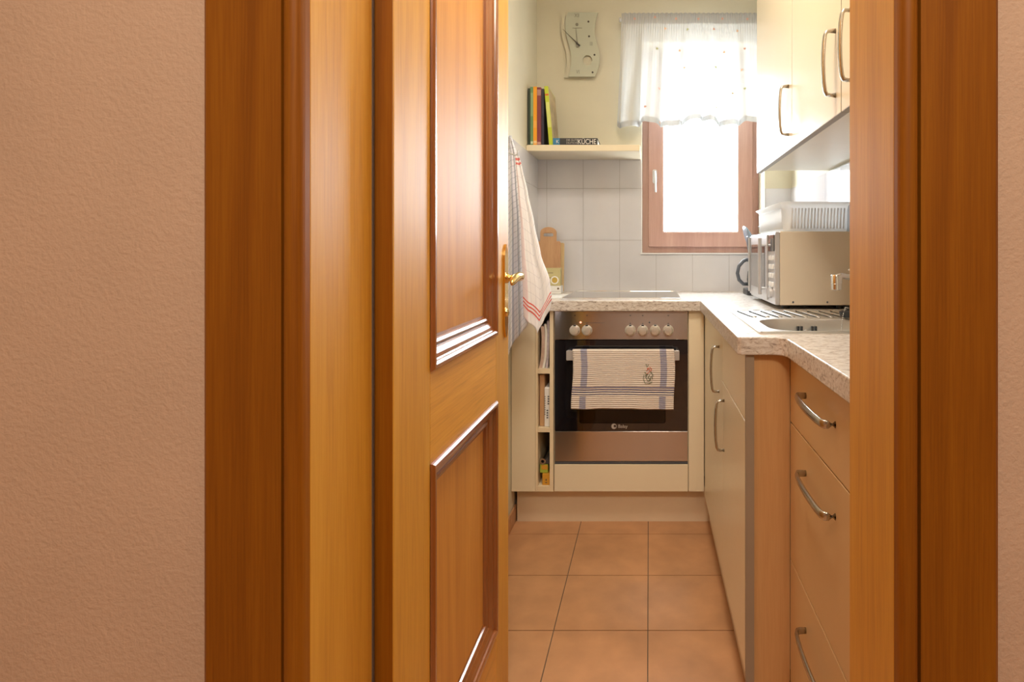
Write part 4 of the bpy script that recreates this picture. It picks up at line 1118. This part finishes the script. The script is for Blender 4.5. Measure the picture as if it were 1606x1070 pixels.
# ================================================================== BY THE HOB: boards and boxes
def board(x0, x1, z0, z1, y0, t, lean, mat, name, label, handle=None):
    loops = []
    if handle:
        hx0, hx1, hz1 = handle
        o_ = [(x0, z0), (x1, z0), (x1, z1 - 0.01), (x1 - 0.006, z1), (hx1, z1)]
        cxm = (hx0 + hx1) / 2; rw = (hx1 - hx0) / 2
        o_ += [(hx1, hz1 - 0.03)] + [(cxm + rw * math.cos(PI * i / 10), hz1 - 0.03 + 0.03 * math.sin(PI * i / 10)) for i in range(1, 10)] + [(hx0, hz1 - 0.03)]
        o_ += [(hx0, z1), (x0 + 0.006, z1), (x0, z1 - 0.01)]
        loops = [o_, rrect(cxm - 0.027, cxm + 0.027, hz1 - 0.052, hz1 - 0.034, 0.008, 4)]
    else:
        loops = [rrect(x0, x1, z0, z1, 0.008, 4)]
    bm = prism(bmesh.new(), loops, 'xz', y0, y0 + t)
    rot_verts(bm, bm.verts[:], (x0, y0 + t, z0), 'X', lean)
    o = obj(name, bm, mat, bevel=0.002)
    tag(o, label, 'cutting board'); return o
board(-0.607, -0.478, TOPZ + 0.001, 1.300, 2.965, 0.012, math.radians(-4.5), M['board_wood'], 'cutting_board', 'brown beech cutting board with arched handle leaning on the tiles', handle=(-0.590, -0.502, 1.378))
board(-0.600, -0.464, TOPZ + 0.001, 1.292, 2.998, 0.010, math.radians(-4.5), M['board_wood_pale'], 'cutting_board', 'pale wooden board standing behind the arched handle one')
M['box_olive'] = plain('box_olive', (0.55, 0.47, 0.22), 0.5, noise=0.03); M['box_white'] = plain('box_white', (0.80, 0.78, 0.74), 0.5)
M['gold'] = plain('box_gold', (0.72, 0.48, 0.10), 0.3, 0.5)
M['print_brown'] = plain('print_brown', (0.20, 0.13, 0.07), 0.5)
yb = 2.86
bxo = thing('carton', (-0.54, yb, TOPZ), 'olive yellow packet with a round golden emblem in front of the boards', 'box')
obj('carton_body', B((-0.610, -0.460, yb, yb + 0.05, TOPZ + 0.043, 1.158)), M['box_olive'], bxo, bevel=0.002)
obj('emblem', join(prism(bmesh.new(), [circle(-0.489, 1.096, 0.021, 24), circle(-0.489, 1.096, 0.015, 24)], 'xz', yb - 0.001, yb)), M['page'], bxo)
obj('emblem_centre', prism(bmesh.new(), [circle(-0.489, 1.096, 0.0145, 24)], 'xz', yb - 0.0008, yb), M['gold'], bxo)
obj('printed_line', B((-0.535, -0.497, yb - 0.0006, yb, 1.132, 1.135)), M['print_brown'], bxo)
obj('printed_spot', B((-0.520, -0.510, yb - 0.0006, yb, 1.106, 1.110)), M['print_brown'], bxo)
bxw = thing('flat_box', (-0.54, yb, TOPZ), 'flat white box lying under the olive packet beside the hob', 'box')
obj('box_body', B((-0.612, -0.455, yb - 0.012, yb + 0.06, TOPZ + 0.0008, TOPZ + 0.0425)), M['box_white'], bxw, bevel=0.0015)
obj('round_mark', prism(bmesh.new(), [circle(-0.469, TOPZ + 0.029, 0.0055, 16)], 'xz', yb - 0.0128, yb - 0.012), M['print_brown'], bxw)
obj('lid_seam', B((-0.611, -0.456, yb - 0.0124, yb - 0.012, TOPZ + 0.0135, TOPZ + 0.015)), M['print_grey'], bxw)
pp = obj('leaflet', prism(bmesh.new(), [[(-0.56, 2.56), (-0.425, 2.60), (-0.408, 2.82), (-0.54, 2.80)]], 'xy', TOPZ + 0.0005, TOPZ + 0.0025), M['box_white'])
tag(pp, 'folded white paper leaflet lying left of the hob rim', 'paper')

# ================================================================== NICHE CONTENTS
# top niche: slumped newspapers / packets
M['paper_pink'] = plain('paper_pink', (0.62, 0.45, 0.37), 0.8, noise=0.1, scale=60); M['paper_grey'] = plain('paper_lilac', (0.50, 0.44, 0.48), 0.8, noise=0.15, scale=70)
def slumped(xt, xm, xb, t, z0, z1, y0, dy, mat, label, name='paper_packet', waves=0.0):
    bm = bmesh.new(); n = 12; rows = []
    for i in range(n + 1):
        s = i / n; z = z0 + (z1 - z0) * s
        x = xb * (1 - s) ** 2 + 2 * xm * s * (1 - s) + xt * s * s
        rows.append([bm.verts.new(p) for p in ((x, y0 + 0.004 * math.sin(s * 9), z), (x + t, y0 + 0.003 * math.sin(s * 7 + 1), z), (x + t, y0 + dy, z), (x, y0 + dy, z))])
    for a, b_ in zip(rows, rows[1:]):
        for k in range(4): bm.faces.new((a[k], a[(k + 1) % 4], b_[(k + 1) % 4], b_[k]))
    bm.faces.new(rows[0]); bm.faces.new(rows[-1])
    o = obj(name, bm, mat, smooth=True, angle=60, bevel=0.001); tag(o, label, 'packet'); return o
p1 = slumped(-0.492, -0.478, -0.4995, 0.015, 0.7165, 0.905, 2.500, 0.30, M['paper_pink'], 'pinkish printed packet slumped in the top niche, left one')
p2 = slumped(-0.4755, -0.462, -0.4835, 0.0100, 0.7165, 0.915, 2.498, 0.30, M['page'], 'off-white folded paper in the middle of the top niche')
p3 = slumped(-0.4615, -0.458, -0.4690, 0.0105, 0.7165, 0.930, 2.496, 0.30, M['paper_grey'], 'lilac grey printed packet at the right of the top niche')
def marks(parent, cells, Y, mat, name='print'):
    bm = bmesh.new()
    for x0, x1, z0, z1 in cells: addbox(bm, (x0, x1, Y - 0.0015, Y, z0, z1))
    obj(name, bm, mat, parent)
M['dark_bag'] = plain('dark_bag', (0.06, 0.055, 0.06), 0.5)
bm = bmesh.new(); bmesh.ops.create_uvsphere(bm, u_segments=20, v_segments=12, radius=1)
for v in bm.verts:
    n_ = v.co.copy(); v.co = Vector((n_.x * 0.024, n_.y * 0.12, n_.z * 0.0165 * (1 + 0.12 * math.sin(n_.y * 9)))) + Vector((-0.476, 2.64, 0.9475))
bag = obj('dark_bag', bm, M['dark_bag'], smooth='all'); tag(bag, 'crumpled dark bag pushed in above the packets in the top niche', 'bag')
# middle niche
bd = obj('wooden_board', B((-0.4985, -0.4760, 2.512, 2.86, 0.4495, 0.684)), M['board_wood'], bevel=0.003); tag(bd, 'narrow brown wooden board stood on edge in the middle niche', 'board')
bsk = thing('perforated_box', (-0.461, 2.65, 0.4495), 'white perforated plastic box standing in the middle niche', 'box')
bm = bmesh.new()
v = addbox(bm, (-0.4745, -0.4485, 2.500, 2.80, 0.4495, 0.628))
obj('box_body', bm, M['white_plastic'], bsk, bevel=0.004)
bm = bmesh.new()
for zc in (0.585, 0.530):
    for k in range(4):
        z = zc - k * 0.011 + (0.012 if zc < 0.55 else 0) - (0.0 if zc > 0.55 else 0.02)
        addbox(bm, (-0.461 + (0.002 if zc > 0.55 else -0.003), -0.454 + (0.002 if zc > 0.55 else -0.003), 2.4985, 2.5, z, z + 0.0055))
for k in range(9): addbox(bm, (-0.4725, -0.4695, 2.4985, 2.5, 0.505 + k * 0.010, 0.5095 + k * 0.010))
obj('slots', bm, M['dark_grey'], bsk)
# bottom niche
M['box_orange'] = plain('box_orange', (0.72, 0.36, 0.04), 0.5); M['box_green'] = plain('box_green', (0.42, 0.52, 0.06), 0.5); M['foil'] = plain('foil', (0.62, 0.60, 0.58), 0.25, 1.0)
bo = thing('carton', (-0.463, 2.6, 0.1865), 'orange carton at the bottom of the lowest niche', 'box')
obj('carton_body', B((-0.4835, -0.4485, 2.500, 2.80, 0.1865, 0.2365)), M['box_orange'], bo, bevel=0.001)
obj('print', B((-0.470, -0.462, 2.4992, 2.5, 0.195, 0.200), (-0.469, -0.463, 2.4992, 2.5, 0.206, 0.214)), M['print_brown'], bo)
bg_ = thing('carton', (-0.475, 2.6, 0.237), 'green and yellow foil carton stacked on the orange one', 'box')
obj('carton_body', B((-0.4955, -0.4600, 2.510, 2.81, 0.238, 0.276)), M['box_green'], bg_, bevel=0.001)
obj('label_patch', B((-0.4890, -0.4610, 2.5092, 2.51, 0.253, 0.273)), M['box_orange'], bg_)
rl = thing('foil_roll', (-0.484, 2.6, 0.277), 'silver kitchen foil roll with dark core lying on the green carton', 'roll')
bm = bmesh.new()
N_ = 24
rings = []
for r_, y_ in ((0.007, 2.80), (0.014, 2.80), (0.014, 2.506), (0.0075, 2.506), (0.0075, 2.53)):
    rings.append([bm.verts.new((-0.4830 + r_ * math.cos(2 * PI * k / N_), y_, 0.2910 + r_ * math.sin(2 * PI * k / N_))) for k in range(N_)])
for a, b_ in zip(rings, rings[1:]):
    for k in range(N_): bm.faces.new((a[k], a[(k + 1) % N_], b_[(k + 1) % N_], b_[k]))
obj('foil', bm, M['foil'], rl, smooth=True)
bm = bmesh.new(); sweep(bm, [(-0.4830, 2.525, 0.2910), (-0.4830, 2.79, 0.2910)], 0.0062, n=14); obj('core', bm, M['black'], rl)
rl2 = obj('film_roll', lathe(bmesh.new(), [(0.010, 0), (0.012, 0.01), (0.012, 0.27), (0.010, 0.28)], (-0.4615, 2.51, 0.2885), 'y', 18), M['dark_bag'], smooth=True)
tag(rl2, 'dark wrapped roll beside the silver foil roll in the lowest niche', 'roll')

# ================================================================== CEILING LAMPS (above the frame)
for nm, x, y, s, lab in (('ceiling_lamp', 0.02, 1.40, 0.23, 'square white ceiling lamp in the kitchen'), ('ceiling_lamp', 0.05, -0.50, 0.33, 'square white ceiling lamp in the hall')):
    tag(obj(nm, B((x - s, x + s, y - s, y + s, 2.760, CEIL)), M['white_plastic'], bevel=0.004), lab, 'lamp')
